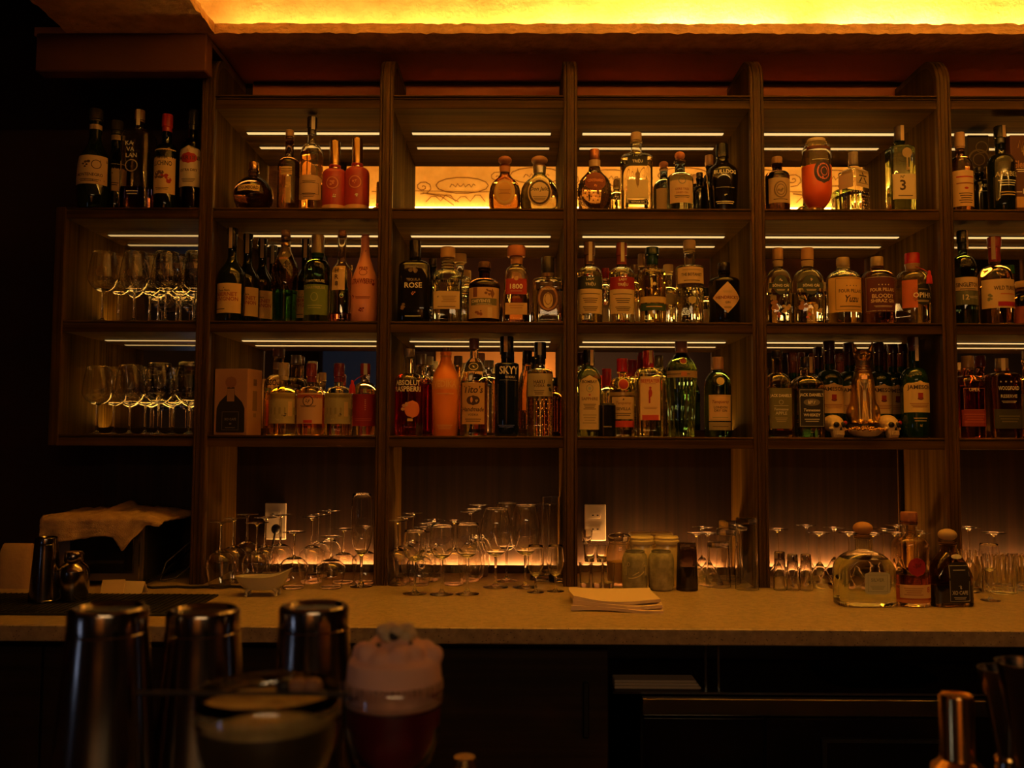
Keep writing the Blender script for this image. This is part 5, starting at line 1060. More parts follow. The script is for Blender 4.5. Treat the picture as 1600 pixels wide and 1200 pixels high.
def socket(px, py0, py1, wpx, ds, n):
    a = P(px, py0, YM - .006); b_ = P(px, py1, YM - .006); w_ = wpx * YM / F / 2; h = a.z - b_.z
    t = thing('wall_socket', ds, 'socket', (a.x, YM - .0005, b_.z))
    MB().box(-w_, w_, -.007, 0, 0, h, white_pl, .0025).obj('cover_plate', t, smooth=False)
    for k_ in range(n):
        z = h * (.70 - .38 * k_)
        f = MB().box(-w_ * .50, w_ * .50, -.009, -.0071, z - h * .075, z + h * .075, mat('socket_face', (.70, .63, .50), .35), .0006).obj('outlet', t, smooth=False)
        for sg in (-1, 1): MB().box(sg * w_ * .22 - .0035, sg * w_ * .22 + .0035, -.0096, -.0091, z - .0022, z + .0022, black).obj('slot', f, smooth=False)
socket(930, 788, 845, 33, 'ivory double power socket on the dark back panel above the jars', 2)
socket(431, 786, 843, 33, 'ivory power socket with a black plug behind the upturned glasses', 1)
a = P(428, 828, 3.22)
pl = thing('plug', 'black plug pushed into the left socket, its cord dropping behind the glasses', 'plug', (a.x, YM - .01, a.z))
MB().ball((0, -.018, 0), .017, .014, .018, black).obj('plug_body', pl)
MB().tube([(0, -.03, -.01), (-.004, -.04, -.05), (-.012, -.045, -.09), (-.02, -.05, -(a.z - ZC) + .03), (-.03, -.08, -(a.z - ZC) + .006), (-.08, -.10, -(a.z - ZC) + .006)], .0035, black, 8).obj('cord', pl)
# folded napkins
def napkin(i, z, dx, dy, rz, w_, d_):
    nx, ny = 14, 10; vs, fs = [], []; rr = random.Random(i)
    for s_ in (0, 1):
        for jj in range(ny + 1):
            for ii in range(nx + 1):
                u, v = ii / nx, jj / ny
                zz = .0085 * s_ + .0035 * math.sin(u * 5 + i) * (1 - v) + .006 * (u - .5) ** 2 * (1 if i else .3) + (.010 * max(0, .25 - u) * 4 * (1 - v) * .6 if s_ else .0)
                vs.append(((u - .5) * w_ + .004 * math.sin(v * 4 + i), (v - .5) * d_ + .005 * math.sin(u * 6 + i), zz))
    N = (nx + 1) * (ny + 1); I = lambda a_, b_, c_: c_ * N + b_ * (nx + 1) + a_
    for jj in range(ny):
        for ii in range(nx):
            fs.append((I(ii, jj, 1), I(ii + 1, jj, 1), I(ii + 1, jj + 1, 1), I(ii, jj + 1, 1))); fs.append((I(ii, jj, 0), I(ii, jj + 1, 0), I(ii + 1, jj + 1, 0), I(ii + 1, jj, 0)))
    for ii in range(nx):
        fs.append((I(ii, 0, 0), I(ii + 1, 0, 0), I(ii + 1, 0, 1), I(ii, 0, 1))); fs.append((I(ii, ny, 0), I(ii, ny, 1), I(ii + 1, ny, 1), I(ii + 1, ny, 0)))
    for jj in range(ny):
        fs.append((I(0, jj, 0), I(0, jj, 1), I(0, jj + 1, 1), I(0, jj + 1, 0))); fs.append((I(nx, jj, 0), I(nx, jj + 1, 0), I(nx, jj + 1, 1), I(nx, jj, 1)))
    return vs, fs
nap = thing('napkin_stack', 'stack of folded beige cloth napkins lying on the worktop edge', 'napkins', (P(961, 940, 2.65).x, 2.63, ZC), -.05)
for i in range(3):
    vs, fs = napkin(i, 0, 0, 0, 0, .255 - .006 * i, .22 - .008 * i)
    o = MB().add(vs, fs, linen).obj('napkin', nap, ang=50); o.location = (-.004 * i, .004 * i, .001 + .0105 * i); o.rotation_euler = (0, 0, .03 * (i - 1))

# ------------------------------------------------------------------ three tequila bottles on the worktop
Yt = 2.66
tb = LT(dr=.62, n=4.5, s0=.44, s1=.66, nw=.28, k=1.55, c0=.84, cap='ball', cw=.34, seg=40)
bottle('c', 1348, 87, 815, 'wide clear tequila bottle with cork ball, half full, on the worktop', {**tb, 'g': (.90, .92, .74), 'l': (.80, .86, .62), 'fill': .56, 'bt': .03, 'cc': (.46, .24, .10)}, [('round', .16, .42, .44, (.50, .52, .38), [('#frame', .29, .20, (.25, .26, .16), .34), ('SILVER', .33, .04, (.20, .22, .14), .26), FINE(.24, .05, 3, (.22, .24, .15), .26)], .12)], Y=Yt)
bottle('c', 1420, 56, 800, 'mezcal bottle with crimson seal and low cream label between two tequila bottles', LT(dr=.9, n=2.4, s0=.60, s1=.74, nw=.40, k=2.4, c0=.90, cap='cork', cw=.44, cc=(.36, .20, .12), g=(.90, .80, .60), l=(.50, .13, .06), fill=.34, bt=.04, knob=(.86, .87, 1, 1, .001)),
    [('rect', .10, .24, .92, (.66, .46, .22), [('8', .19, .06, (.4, .06, .04), .2, .32), FINE(.17, .09, 4, (.4, .2, .1), .5, -.1)])], [('#ell', .43, .20, (.34, .015, .03), .94), ('#blob', .43, .12, (.18, .01, .015), 1.), FINE(.04, .03, 1, CR, .5)], Y=Yt)
bottle('c', 1480, 66, 826, 'dark coffee liqueur bottle with cork ball and framed black label', {**tb, 's0': .38, 's1': .70, 'nw': .36, 'k': 1.25, 'cw': .42, 'g': (.60, .46, .26), 'l': (.05, .03, .02), 'gm': glass((.55, .40, .22)), 'lm': blackg, 'fill': .28, 'bt': .005, 'cc': (.50, .26, .10)},
    [('round', .06, .58, .52, (.015, .013, .014), [('#frame', .31, .46, SIL, .48), ('XO CAFE', .19, .05, SIL, .38), ('#blob', .26, .06, SIL, .8), FINE(.12, .04, 2, SIL, .3), FINE(.48, .02, 1, SIL, .3)], .08), ('ell', .62, .68, .30, SIL, [], .08)], Y=Yt, rz=.12)
yb = paper((.82, .62, .16))
for i, (px, Y, z, w_, h) in enumerate([(1562, 3.11, 0, .16, .055), (1580, 3.11, .056, .14, .03), (1545, 3.10, .056, .05, .025)]):
    q = P(px, 860, Y); o = MB().box(-w_ / 2, w_ / 2, -.035, .035, 0, h, yb, .002).obj('tea_box', smooth=False); o.location = (q.x, Y, ZC + z)
    tag(o, ['long yellow carton under the two smaller ones, behind the ribbed glasses', 'larger upper yellow carton stacked at the right behind ribbed glasses', 'smallest yellow carton on top of the long one at its left'][i], 'box', 'yellow cartons')

# ------------------------------------------------------------------ oven with towel, mat, shakers, dish
x0, x1 = P(68, 880, 2.93).x, P(228, 880, 2.93).x; ht = P(150, 812, 2.95).z - ZC
ov = thing('toaster_oven', 'black and steel toaster oven under a tan towel at the left', 'oven', (0, 0, ZC))
MB().box(x0, x1, 2.93, 3.23, .012, ht, black, .006).obj('body', ov, smooth=False)
MB().box(x0 + .006, x1 - .004, 2.918, 2.929, .014, ht - .004, mat('dim_steel', (.22, .19, .15), .35, metal=.8), .003).obj('front_frame', ov, smooth=False)
xw0, xw1 = P(108, 880, 2.91).x, P(208, 880, 2.91).x
d = MB().box(xw0, xw1, 2.909, 2.917, P(150, 896, 2.91).z - ZC, ht - .02, gloss_black, .002).obj('glass_door', ov, smooth=False)
MB().tube([(xw0 + .02, 2.895, ht - .035), (xw1 - .02, 2.895, ht - .035)], .005, steel, 8).tube([(xw0 + .03, 2.895, ht - .035), (xw0 + .03, 2.909, ht - .035)], .003, steel, 6).tube([(xw1 - .03, 2.895, ht - .035), (xw1 - .03, 2.909, ht - .035)], .003, steel, 6).obj('handle', d)
for k_, (xx, yy) in enumerate(((x0 + .02, 2.95), (x1 - .02, 2.95), (x0 + .02, 3.21), (x1 - .02, 3.21))):
    MB().box(xx - .008, xx + .008, yy - .008, yy + .008, 0.0004, .012, black).obj('foot', ov, smooth=False)
MB().box(x1 - .018, x1 - .014, 2.914, 2.9175, .02, ht - .01, steel).obj('edge_strip', ov, smooth=False)
# towel: heightfield draped over top and hanging in front
tw0, tw1 = P(70, 820, 2.91).x, P(292, 800, 3.1).x
vs, fs = [], []; nx, nv = 46, 30
rr = random.Random(11)
def hang(u):   # hem drop below the oven top along the width
    if u < .62: return .062 + .008 * math.sin(u * 9)
    if u < .70: return .062 + (.70 - .62) * 0 + (u - .62) / .08 * .040
    if u < .86: return .102 - (u - .70) / .16 * .085
    return .017 - (u - .86) / .14 * .012
for jv in range(nv + 1):
    v = jv / nv
    for i in range(nx + 1):
        u = i / nx; x = tw0 + (tw1 - tw0) * u * (1 - 0.0 * v)
        wr = .004 * math.sin(u * 17 + v * 5) + .003 * math.sin(u * 31 - v * 9) + .002 * rr.uniform(-1, 1)
        xe = min(x, x1 + .012 + .10 * max(0, v - .45) * (u > .8)); over = max(0, x - (x1 + .004))
        if v < .45:   # hanging in front
            t = v / .45; z = ht + .008 - hang(u) * (1 - t); y = 2.884 - .006 * (1 - t) + wr * .8 + .008 * math.sin(u * 23) * (1 - t)
        else:
            t = (v - .45) / .55; y = 2.890 + .30 * t; z = ht + .009 + abs(wr) + .010 * t * math.sin(u * pi) + (.02 * math.exp(-((u - .42) / .05) ** 2) * t)
        if over > 0: z -= over * .25; 
        vs.append((x if v < .45 or over == 0 else x, y, z))
for jv in range(nv):
    for i in range(nx):
        a = jv * (nx + 1) + i; fs.append((a, a + 1, a + nx + 2, a + nx + 1))
tb_ = MB().add(vs, fs, towel_m); o = tb_.obj('towel', ang=180); o.location = (0, 0, ZC)
md = o.modifiers.new('s', 'SOLIDIFY'); md.thickness = .006; md.offset = 1
tag(o, 'tan terry towel draped over the oven with one corner hanging', 'towel')
# cables
cb = MB().tube([(x1 + .10, 3.20, ZC + .16), (x1 + .07, 3.12, ZC + .09), (x1 + .02, 3.0, ZC + .02), (x1 + .0, 2.90, ZC + .005), (x1 + .05, 2.86, ZC + .0045), (x1 + .12, 2.885, ZC + .0045), (x1 + .18, 2.87, ZC + .0045), (x1 + .26, 2.90, ZC + .0045), (x1 + .34, 2.885, ZC + .0045)], .004, black, 8)
tag(cb.obj('power_cord'), 'black power cord snaking from the oven along the worktop', 'cord')
cb = MB().tube([(x1 + .125, 3.22, ZC + .15), (x1 + .11, 3.1, ZC + .06), (x1 + .06, 3.03, ZC + .008), (x1 + .02, 3.0, ZC + .006), (x1 + .03, 3.02, ZC + .06), (x1 + .09, 3.15, ZC + .14)], .0028, mat('grey_cord', (.12, .10, .09), .4), 8)
tag(cb.obj('hanging_cord'), 'thin grey cord looping beside the right side of the oven', 'cord')
# bar mat
mx0, mx1 = P(-90, 950, 2.5).x, P(340, 936, 2.73).x
mt_ = MB(); mt_.box(mx0, mx1, 2.43, 2.74, 0, .006, black, .002)
for i in range(40):
    xx = mx0 + .01 + (mx1 - mx0 - .02) * i / 39; mt_.box(xx - .001, xx + .001, 2.44, 2.73, .006, .0085, black)
o = mt_.obj('bar_mat', smooth=False); o.location = (0, 0, ZC + .0002); tag(o, 'long black ribbed rubber bar mat at the left of the worktop', 'mat')
ZM = ZC + .0089
def shaker_tin(px, y0, wtop, Y, zb, label, name='shaker_tin', wbot=None, h=None):
    a = P(px, y0, Y); h = h or a.z - zb; r1 = wtop * Y / F / 2; r0 = r1 * 1.38 if wbot is None else wbot * Y / F / 2
    t = thing(name, label, 'shaker', (a.x, Y, zb + .0004))
    pr = [(r0, 0), (r0 + .0012, .001), (r0 + .0012, .004), (r0 - .0003, .006)]
    for i in range(1, 9): q = i / 8; pr.append((r0 + (r1 * 1.02 - r0) * (q ** 1.0), .006 + (h * .88 - .006) * q))
    pr += [(r1 * 1.02, h * .885), (r1 * 1.0, h * .89), (r1 * 1.0, h * .975), (r1 * .97, h * .99), (r1 * .90, h), (r1 * .82, h * .998), (r1 * .76, h * .985), (.0005, h * .983)]
    MB().lathe(pr, tin_m, 56, cap0=False, cap1=False).obj('tin_body', t, ang=28)
    return t
shaker_tin(73, 839, 33, 2.60, ZM, 'tall upturned steel shaker tin on the bar mat at far left', wbot=46)
a = P(116, 862, 2.62); h = a.z - ZM
t = thing('cobbler_shaker', 'bottle-shaped steel cobbler shaker beside the tall tin on the mat', 'shaker', (a.x, 2.62, ZM + .0004))
w_ = 47 * 2.62 / F / 2
MB().lathe([(.001, 0), (w_ * .86, 0), (w_ * .90, .004), (w_ * .98, h * .25), (w_, h * .52), (w_ * .97, h * .60)], tin_m, 40, cap0=False, cap1=False).obj('shaker_body', t)
MB().lathe([(w_ * .985, h * .60), (w_ * .97, h * .62), (w_ * .86, h * .70), (w_ * .62, h * .76), (w_ * .56, h * .78), (w_ * .56, h * .80)], tin_m, 40, cap0=False, cap1=False).obj('strainer_top', t)
MB().lathe([(w_ * .60, h * .80), (w_ * .62, h * .81), (w_ * .60, h * .96), (w_ * .52, h), (.001, h)], tin_m, 40, cap0=False, cap1=False).obj('cap', t)
# paper bag / cloth holder at far left
a = P(24, 850, 2.86); h = a.z - ZC
b = MB().loft([(0, .052, .03, 6), (h * .3, .055, .032, 6), (h * .6, .052, .03, 6), (h * .85, .050, .022, 6), (h * .97, .048, .012, 5), (h, .046, .004, 4)], mat('kraft_paper', (.50, .32, .14), .85, bump=((60, 60, 60), .6, .004)), 28)
o = b.obj('paper_bag'); o.location = (a.x, 2.88, ZC); tag(o, 'crumpled tan paper bag standing behind the mat at far left', 'bag')
# two folded tent cards
for i, (px, py, rz) in enumerate(((175, 936, .12), (208, 937, -.15))):
    a = P(px, py, 2.78); b = MB(); w_ = .034; hh = .040 if i == 0 else .036; m1 = paper((.62, .46, .22) if i == 0 else (.74, .58, .30))
    for s_ in (-1, 1):
        b.add([(-w_, s_ * .020, 0), (w_, s_ * .020, 0), (w_, 0, hh), (-w_, 0, hh), (-w_, s_ * .0188, 0), (w_, s_ * .0188, 0), (w_, -s_ * .001, hh - .001), (-w_, -s_ * .001, hh - .001)], [(0, 1, 2, 3), (7, 6, 5, 4), (0, 4, 5, 1), (1, 5, 6, 2), (2, 6, 7, 3), (3, 7, 4, 0)], m1)
    o = b.obj('tent_card', smooth=False); o.location = (a.x, 2.79, ZC); o.rotation_euler = (0, 0, rz); tag(o, ['folded tan tent card on the worktop, left of its paler neighbour', 'paler folded tent card beside the black cord'][i], 'card')
# bathtub dish
a = P(408, 925, 2.74); tbd = thing('bathtub_dish', 'small glossy white bathtub-shaped dish on four feet', 'dish', (a.x, 2.76, ZC), .04)
def tubrows(s_, inner=0):
    rows = []
    for z, rx, ry in ((.018, .040, .020), (.020, .052, .028), (.030, .066, .034), (.044, .076, .038), (.056, .084, .041), (.058, .086, .043), (.060, .085, .042)):
        rows.append((z, rx, ry, 2.4))
    return rows
cer = mat('glossy_white_ceramic', (.50, .47, .37), .12, coat=.6)
b = MB(); rows = tubrows(1); b.loft(rows, cer, 48, cap1=False)
b.loft([(z, rx - .004, ry - .004, 2.4) for z, rx, ry, n in rows[::-1]][:-1] + [(.024, .045, .022, 2.4)], cer, 48, cap0=False, cap1=True)
o = b.obj('tub', tbd)
for v in o.data.vertices:
    v.co.z += max(0, v.co.x) ** 2 * 3.2 * (v.co.z / .06)
for sx in (-1, 1):
    for sy2 in (-1, 1):
        MB().tube([(sx * .036, sy2 * .018, .024), (sx * .046, sy2 * .022, .014), (sx * .044, sy2 * .021, .006), (sx * .046, sy2 * .022, .0004)], [.007, .005, .004, .006], cer, 10).obj('foot', tbd)
o = MB().loft([(0, .040, .018, 2.4), (.012, .052, .026, 2.4), (.020, .048, .022, 2.4), (.026, .030, .014, 2.4)], mat('brown_garnish', (.36, .16, .06), .6, bump=((120, 120, 120), .8, .004)), 28).obj('garnish_heap'); o.location = (a.x, 2.76, ZC + .026); tag(o, 'heap of brown garnish lying inside the bathtub dish', 'garnish')

# ------------------------------------------------------------------ cat statue, skulls, bowl of beads
def remesh(bld, name, parent, voxel, mt, sm=4):
    o = bld.obj(name, parent, smooth=False); md = o.modifiers.new('r', 'REMESH'); md.mode = 'VOXEL'; md.voxel_size = voxel; md.use_smooth_shade = True
    m2 = o.modifiers.new('s', 'SMOOTH'); m2.iterations = sm; m2.factor = .6
    dg = bpy.context.evaluated_depsgraph_get(); me = bpy.data.meshes.new_from_object(o.evaluated_get(dg)); o.modifiers.clear(); old = o.data; o.data = me; bpy.data.meshes.remove(old)
    me.materials.clear(); me.materials.append(mt)
    for p_ in me.polygons: p_.use_smooth = True; p_.material_index = 0
    return o
a = P(1349, 534, 3.02); Hc = a.z - Z3 - .045
cat = thing('cat_statue', 'seated golden cat statue with pointed ears and collar between two skulls', 'statue', (a.x, 3.03, Z3 + .045), -.25)
k = Hc / .25; b = MB(); G = gold_soft
b.loft([(z * k, rx * k, ry * k, 2, 0, oy * k) for z, rx, ry, oy in ((.0, .038, .052, .01), (.012, .042, .056, .01), (.04, .042, .052, .012), (.07, .038, .044, .012), (.10, .034, .037, .006), (.125, .0325, .033, .0), (.145, .029, .028, -.003), (.16, .025, .023, -.004), (.175, .0215, .020, -.006), (.19, .0205, .020, -.008), (.205, .021, .020, -.008))], G, 24)
b.ball((0, -.012 * k, .208 * k), .0275 * k, .026 * k, .0185 * k, G); b.ball((0, -.036 * k, .202 * k), .012 * k, .013 * k, .0095 * k, G)
for s_ in (-1, 1):
    b.ball((s_ * .030 * k, .012 * k, .034 * k), .019 * k, .038 * k, .034 * k, G)                        # haunch
    b.tube([(s_ * .014 * k, -.018 * k, .13 * k), (s_ * .016 * k, -.030 * k, .08 * k), (s_ * .0155 * k, -.036 * k, .03 * k), (s_ * .0155 * k, -.038 * k, .004 * k)], [.012 * k, .0095 * k, .008 * k, .0085 * k], G, 12)
    b.ball((s_ * .0155 * k, -.046 * k, .006 * k), .009 * k, .014 * k, .0065 * k, G)
    b.ball((s_ * .030 * k, -.030 * k, .006 * k), .009 * k, .018 * k, .006 * k, G)
    b.tube([(s_ * .0185 * k, -.010 * k, .214 * k), (s_ * .0235 * k, -.010 * k, .231 * k), (s_ * .0275 * k, -.010 * k, .2495 * k)], [.0095 * k, .0070 * k, .0016 * k], G, 10)
remesh(b, 'body', cat, .0017, G, 3)
for zz, rr_ in ((.160, .0262), (.168, .0245), (.176, .0228)):
    MB().tube([(rr_ * k * math.cos(t / 20 * 2 * pi), (rr_ * math.sin(t / 20 * 2 * pi) * 1.03 - .005) * k, (zz + .003 * math.sin(t / 20 * 2 * pi)) * k) for t in range(21)], .0014 * k, gold, 6).obj('collar_ring', cat)
for s_ in (-1, 1):
    MB().ball((s_ * .0115 * k, -.0345 * k, .2125 * k), .0038 * k, .0016 * k, .0020 * k, black, 10, 6).obj('eye', cat)
MB().ball((0, -.0485 * k, .205 * k), .0028 * k, .002 * k, .002 * k, black, 8, 5).obj('nose', cat)
MB().box(-.009 * k, .009 * k, -.0345 * k, -.028 * k, .134 * k, .148 * k, gold, .001).obj('pendant', cat, smooth=False)
a = P(1349, 660, 3.03)
st = MB().loft([(0, .062, .055, 3), (.010, .066, .060, 3), (.034, .050, .058, 3), (.0445, .048, .058, 3)], mat('dark_statue_plinth', (.05, .03, .015), .5), 28).obj('plinth'); st.location = (a.x, 3.035, Z3 + .0003); tag(st, 'low dark plinth under the golden cat, hidden behind the beads', 'plinth')
bn = mat('bone_resin', (.62, .46, .27), .5, bump=((90, 90, 90), .3, .001))
for i, px in enumerate((1305, 1390)):
    a = P(px, 648, 3.0); h = a.z - Z3; k = h / .078
    sk_ = thing('skull', ['bone-coloured resin skull left of the golden cat', 'bone-coloured resin skull right of the golden cat'][i], 'skull', (a.x, 3.01, Z3 + .0004), .25, 'resin skulls')
    b = MB(); b.ball((0, .008 * k, .048 * k), .033 * k, .040 * k, .030 * k, bn); b.ball((0, -.018 * k, .040 * k), .026 * k, .018 * k, .020 * k, bn)
    b.loft([(0, .019 * k, .014 * k, 3, 0, -.018 * k), (.014 * k, .022 * k, .017 * k, 3, 0, -.018 * k), (.030 * k, .024 * k, .018 * k, 3, 0, -.016 * k)], bn, 20)
    for s_ in (-1, 1): b.ball((s_ * .023 * k, -.018 * k, .030 * k), .008 * k, .012 * k, .006 * k, bn)
    remesh(b, 'cranium', sk_, .0016, bn, 3)
    for s_ in (-1, 1): MB().ball((s_ * .0125 * k, -.0315 * k, .0435 * k), .0108 * k, .0078 * k, .0098 * k, black, 14, 8).obj('eye_socket', sk_)
    MB().add([(-.0052 * k, -.0380 * k, .025 * k), (.0052 * k, -.0380 * k, .025 * k), (0, -.0392 * k, .037 * k), (0, -.030 * k, .03 * k)], [(0, 1, 2), (0, 3, 1), (1, 3, 2), (2, 3, 0)], black).obj('nose_cavity', sk_, smooth=False)
    MB().ball((.019 * k, -.034 * k, .050 * k), .008 * k, .004 * k, .007 * k, mat('red_petal', (.40, .02, .02), .6), 10, 6).obj('painted_flower', sk_)
    for r_, zz in ((0, .019), (1, .012)):
        for q in range(7):
            xx = (q - 3) * .0052 * k; MB().box(xx - .0022 * k, xx + .0022 * k, (-.0375 + .0010 * abs(q - 3) ** 1.5) * k, -.030 * k, (zz - .003) * k, (zz + .0028) * k, paper((.74, .58, .36)), .0006).obj('tooth', sk_, smooth=False)
a = P(1352, 672, 2.985)
bo = thing('bead_bowl', 'small pale bowl heaped with gold beads in front of the cat', 'bowl', (a.x, 2.985, Z3 + .0004))
MB().lathe([(.001, 0), (.022, 0), (.038, .006), (.050, .016), (.056, .026), (.054, .026), (.047, .017), (.001, .008)], mat('pale_bowl', (.60, .48, .32), .4), 32, cap0=False, cap1=False).obj('bowl_body', bo)
bd = MB(); rb_ = random.Random(4)
for q in range(170):
    an = rb_.uniform(0, 2 * pi); rr_ = .058 * math.sqrt(rb_.random()); z = .022 + (.058 - rr_) * .22 + rb_.uniform(0, .004) 
    bd.ball((rr_ * math.cos(an) * 1.15, rr_ * math.sin(an) * .95, z), .0040, .0040, .0040, gold, 8, 5)
o = bd.obj('gold_beads'); o.location = (a.x, 2.985, Z3 + .001); tag(o, 'heap of small gold beads spilling over the pale bowl', 'beads', kind='stuff')

# ------------------------------------------------------------------ foreground: tins, cocktails, jiggers
for i, (px, y0, wt, Y) in enumerate(((170, 948, 118, .745), (318, 951, 110, .785), (491, 945, 106, .79))):
    t = shaker_tin(px, y0, wt, Y, ZBAR, ['upturned steel mixing tin on the front bar, leftmost of three', 'upturned steel mixing tin on the front bar, middle of three', 'upturned steel mixing tin on the front bar, right one beside the pink cocktail'][i], wbot=wt * 1.36)
    t['group'] = 'upturned mixing tins'
def foot_glass(root, H, Rb, zbot, prof, T=.0014):
    sr = .004
    b = prof + [(prof[-1][0] - T / 2, prof[-1][1] + .0006)] + [(max(r - T, .0005), z) for r, z in prof[::-1] if z > prof[0][1] + .004] + [(.0005, prof[0][1] + .005)]
    MB().lathe(b, CLEAR, 56, cap0=False, cap1=False).obj('bowl', root, ang=60)
    MB().lathe([(.008, .008), (sr, .016), (sr, zbot * .6), (sr * 1.4, zbot * .9), (prof[0][0], prof[0][1])], CLEAR, 20, cap0=False, cap1=False).obj('stem', root, ang=60)
    MB().lathe([(.0005, 0), (.032, 0), (.033, .0015), (.018, .004), (.008, .008)], CLEAR, 48, cap0=True, cap1=False).obj('foot', root, ang=60)
a = P(616, 1050, .70); Yc = .70; zr_ = a.z - ZBAR
pk = thing('pink_cocktail', 'footed glass of dark pink cocktail on the front bar', 'cocktail', (a.x, Yc, ZBAR + .0004))
rim = 75 * Yc / F
zb2 = P(616, 1192, Yc).z - ZBAR
prof = [(.006, zb2 - .012), (rim * .45, zb2 - .008), (rim * .78, zb2 + .002), (rim * .94, zb2 + .022), (rim * .985, zb2 + .05), (rim, zr_ - .02), (rim * 1.0, zr_ - .006)]
foot_glass(pk, zr_, rim, zb2 - .012, prof)
zl = P(616, 1100, Yc).z - ZBAR
lq = [(r - .0020, z) for r, z in prof if z < zl - .003][1:]
MB().lathe([(.001, zb2 - .0068)] + [(max(r, .002), max(z, zb2 - .0065)) for r, z in lq] + [(rim * .97, zl), (.001, zl)], mat('crimson_cocktail', (.16, .010, .022), .25), 48, cap0=False, cap1=False).obj('drink', pk)
# whipped foam
b = MB(); fo = mat('pink_cream_foam', (.80, .46, .34), .8, bump=((70, 70, 70), .3, .002)); rf = random.Random(9)
b.loft([(zl + .0008, rim * .955, rim * .955, 2), (zr_ - .012, rim * .965, rim * .965, 2), (zr_ - .001, rim * .965, rim * .965, 2), (zr_ + .010, rim * .93, rim * .93, 2), (zr_ + .014, rim * .6, rim * .6, 2)], fo, 40)
for q in range(22):
    an = q / 22 * 2 * pi * 2.2; rr_ = rim * (.76 - .028 * q); b.ball((rr_ * math.cos(an), rr_ * math.sin(an), zr_ + .010 + .0003 * q + rf.uniform(0, .006)), .0095, .0095, .0085, fo, 12, 8)
remesh(b, 'whipped_foam', pk, .0016, fo, 5)
# dried flower on foam
fl = thing('dried_flower', 'small dried pale flower with dark centre set on the pink foam', 'garnish', (a.x + .002, Yc - .004, ZBAR + zr_ + .022))
pet = mat('pale_petal', (.62, .48, .28), .8); 
for q in range(9):
    an = q / 9 * 2 * pi; r_ = .0095
    MB().ball((r_ * math.cos(an), r_ * math.sin(an) * .7, .007 + .004 * (q % 2)), .0066, .0050, .0050, pet, 8, 6).obj('petal', fl)
for q, (dx, dz) in enumerate(((-.001, .008), (-.0125, .001), (.012, .003), (.007, -.003))): MB().ball((dx, -.009, dz), (.0045, .0022, .0016, .0030)[q], .0028, (.0036, .0018, .0013, .0014)[q], black if q < 3 else mat('dark_bud', (.16, .05, .03), .7), 8, 6).obj('seed', fl)
# coupe with skewer
Yc = .56; a = P(421, 1078, Yc); zr_ = a.z - ZBAR; rim = 110 * Yc / F
cp_ = thing('foamy_coupe', 'out-of-focus coupe glass of pale foamy cocktail nearest the lens', 'cocktail', (a.x, Yc, ZBAR + .0004))
prof = [(.006, zr_ - .075), (rim * .35, zr_ - .070), (rim * .70, zr_ - .055), (rim * .92, zr_ - .036), (rim * .99, zr_ - .018), (rim, zr_)]
foot_glass(cp_, zr_, rim, zr_ - .075, prof)
MB().lathe([(.001, zr_ - .066), (rim * .33, zr_ - .066), (rim * .66, zr_ - .052), (rim * .885, zr_ - .035), (rim * .955, zr_ - .018)], mat('cloudy_drink', (.07, .05, .02), .3), 48, cap0=False, cap1=True).obj('drink', cp_)
MB().lathe([(.001, zr_ - .0178), (rim * .955, zr_ - .0178), (rim * .965, zr_ - .012), (rim * .93, zr_ - .009), (.001, zr_ - .008)], mat('pale_foam', (.62, .50, .24), .8, noise=((50, 50, 50), (.26, .19, .06), (.50, .40, .17), 4, .3, .7)), 48, cap0=False, cap1=False).obj('foam', cp_)
s0_, s1_ = P(232, 1113, Yc - .01), P(548, 1086, Yc + .01)
zk = ZBAR + zr_ + .0022
cx_ = a.x
d_ = thing('cocktail_skewer', 'dark cocktail skewer with a brown garnish lying across the coupe rim', 'skewer', (0, 0, 0))
MB().tube([(cx_ - .075, Yc - .016, zk), (cx_ + .052, Yc - .016, zk + .0)], .0014, black, 8).obj('stick', d_)
for q, (dx, rr_) in enumerate(((.012, .006), (.020, .0065), (.029, .006))): MB().ball((cx_ + dx, Yc - .010, zk + .003), rr_, .006, .005, mat('brown_petal', (.30, .16, .10), .7) if q else black, 10, 7).obj('garnish_piece', d_)
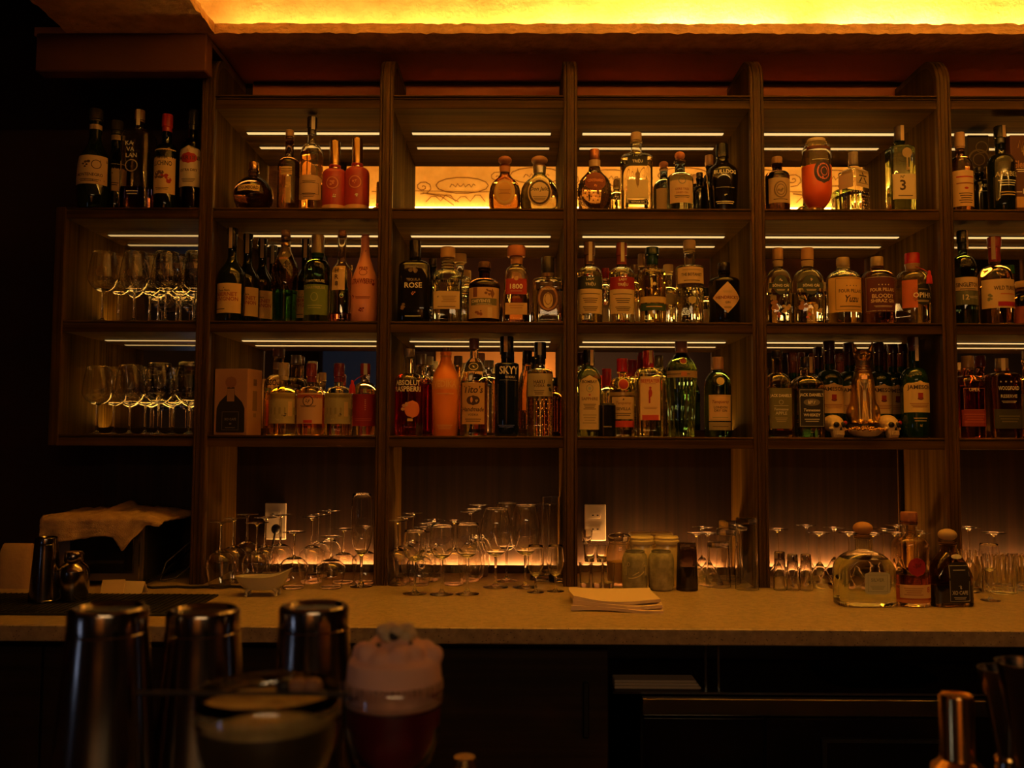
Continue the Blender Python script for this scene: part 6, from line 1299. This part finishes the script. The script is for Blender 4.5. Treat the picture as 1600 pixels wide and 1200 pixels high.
# jiggers and gold jigger
def jigger(px, y0, Y, w_, label):
    a = P(px, y0, Y); h = a.z - ZBAR; r = w_ * Y / F / 2; zw = h * .46
    t = thing('jigger', label, 'jigger', (a.x, Y, ZBAR + .0004), 0, 'steel double jiggers')
    MB().lathe([(.0065, zw), (r * .55, zw + (h - zw) * .35), (r * .97, h - .002), (r, h), (r - .0012, h), (r * .52, zw + (h - zw) * .36), (.001, zw + .006)], tin_m, 48, cap0=False, cap1=False).obj('upper_cone', t)
    MB().lathe([(.0085, zw - .004), (.0092, zw - .002), (.0085, zw)], gold, 32, cap0=True, cap1=True).obj('waist_ring', t)
    MB().lathe([(r * .80, 0), (r * .82, .001), (r * .62, zw * .5), (.0075, zw - .0045)], tin_m, 48, cap0=False, cap1=False).obj('lower_cone', t)
jigger(1568, 1046, .76, 72, 'steel double-cone jigger at the right, shorter and further left')
jigger(1602, 1036, .70, 84, 'steel double-cone jigger at the right frame edge, slightly taller')
a = P(1494, 1086, .78); h = a.z - ZBAR; r = 25 * .78 / F
g = thing('gold_shaker_cap', 'polished gold cylindrical cap on a small flared gold shaker at right', 'shaker', (a.x, .78, ZBAR + .0004))
zc_ = P(1494, 1186, .78).z - ZBAR
MB().lathe([(r, zc_ + .0), (r * 1.04, zc_ + .001), (r, zc_ + .003), (r, h - .002), (r * .95, h), (r * .88, h - .001), (.001, h - .0015)], gold, 48, cap0=False, cap1=False).obj('cap', g)
MB().lathe([(r * 1.9, 0), (r * 1.95, .002), (r * 1.75, zc_ * .6), (r * 1.55, zc_ * .86), (r * 1.0, zc_ - .0005)], gold, 48, cap0=True, cap1=False).obj('shaker_shoulder', g)
a = P(726, 1183, .80); h = a.z - ZBAR
g = MB().lathe([(.001, 0), (.009, 0), (.010, .003), (.0085, h * .5), (.0105, h * .8), (.0095, h), (.001, h)], gold, 20, cap0=False, cap1=False).obj('brass_stopper'); g.location = (a.x, .80, ZBAR + .0004); tag(g, 'tiny brass stopper standing on the bar, cut by the lower frame edge', 'stopper')
for o in list(COL.objects):
    if o.parent is None and o.name == 'glass': bpy.data.objects.remove(o)
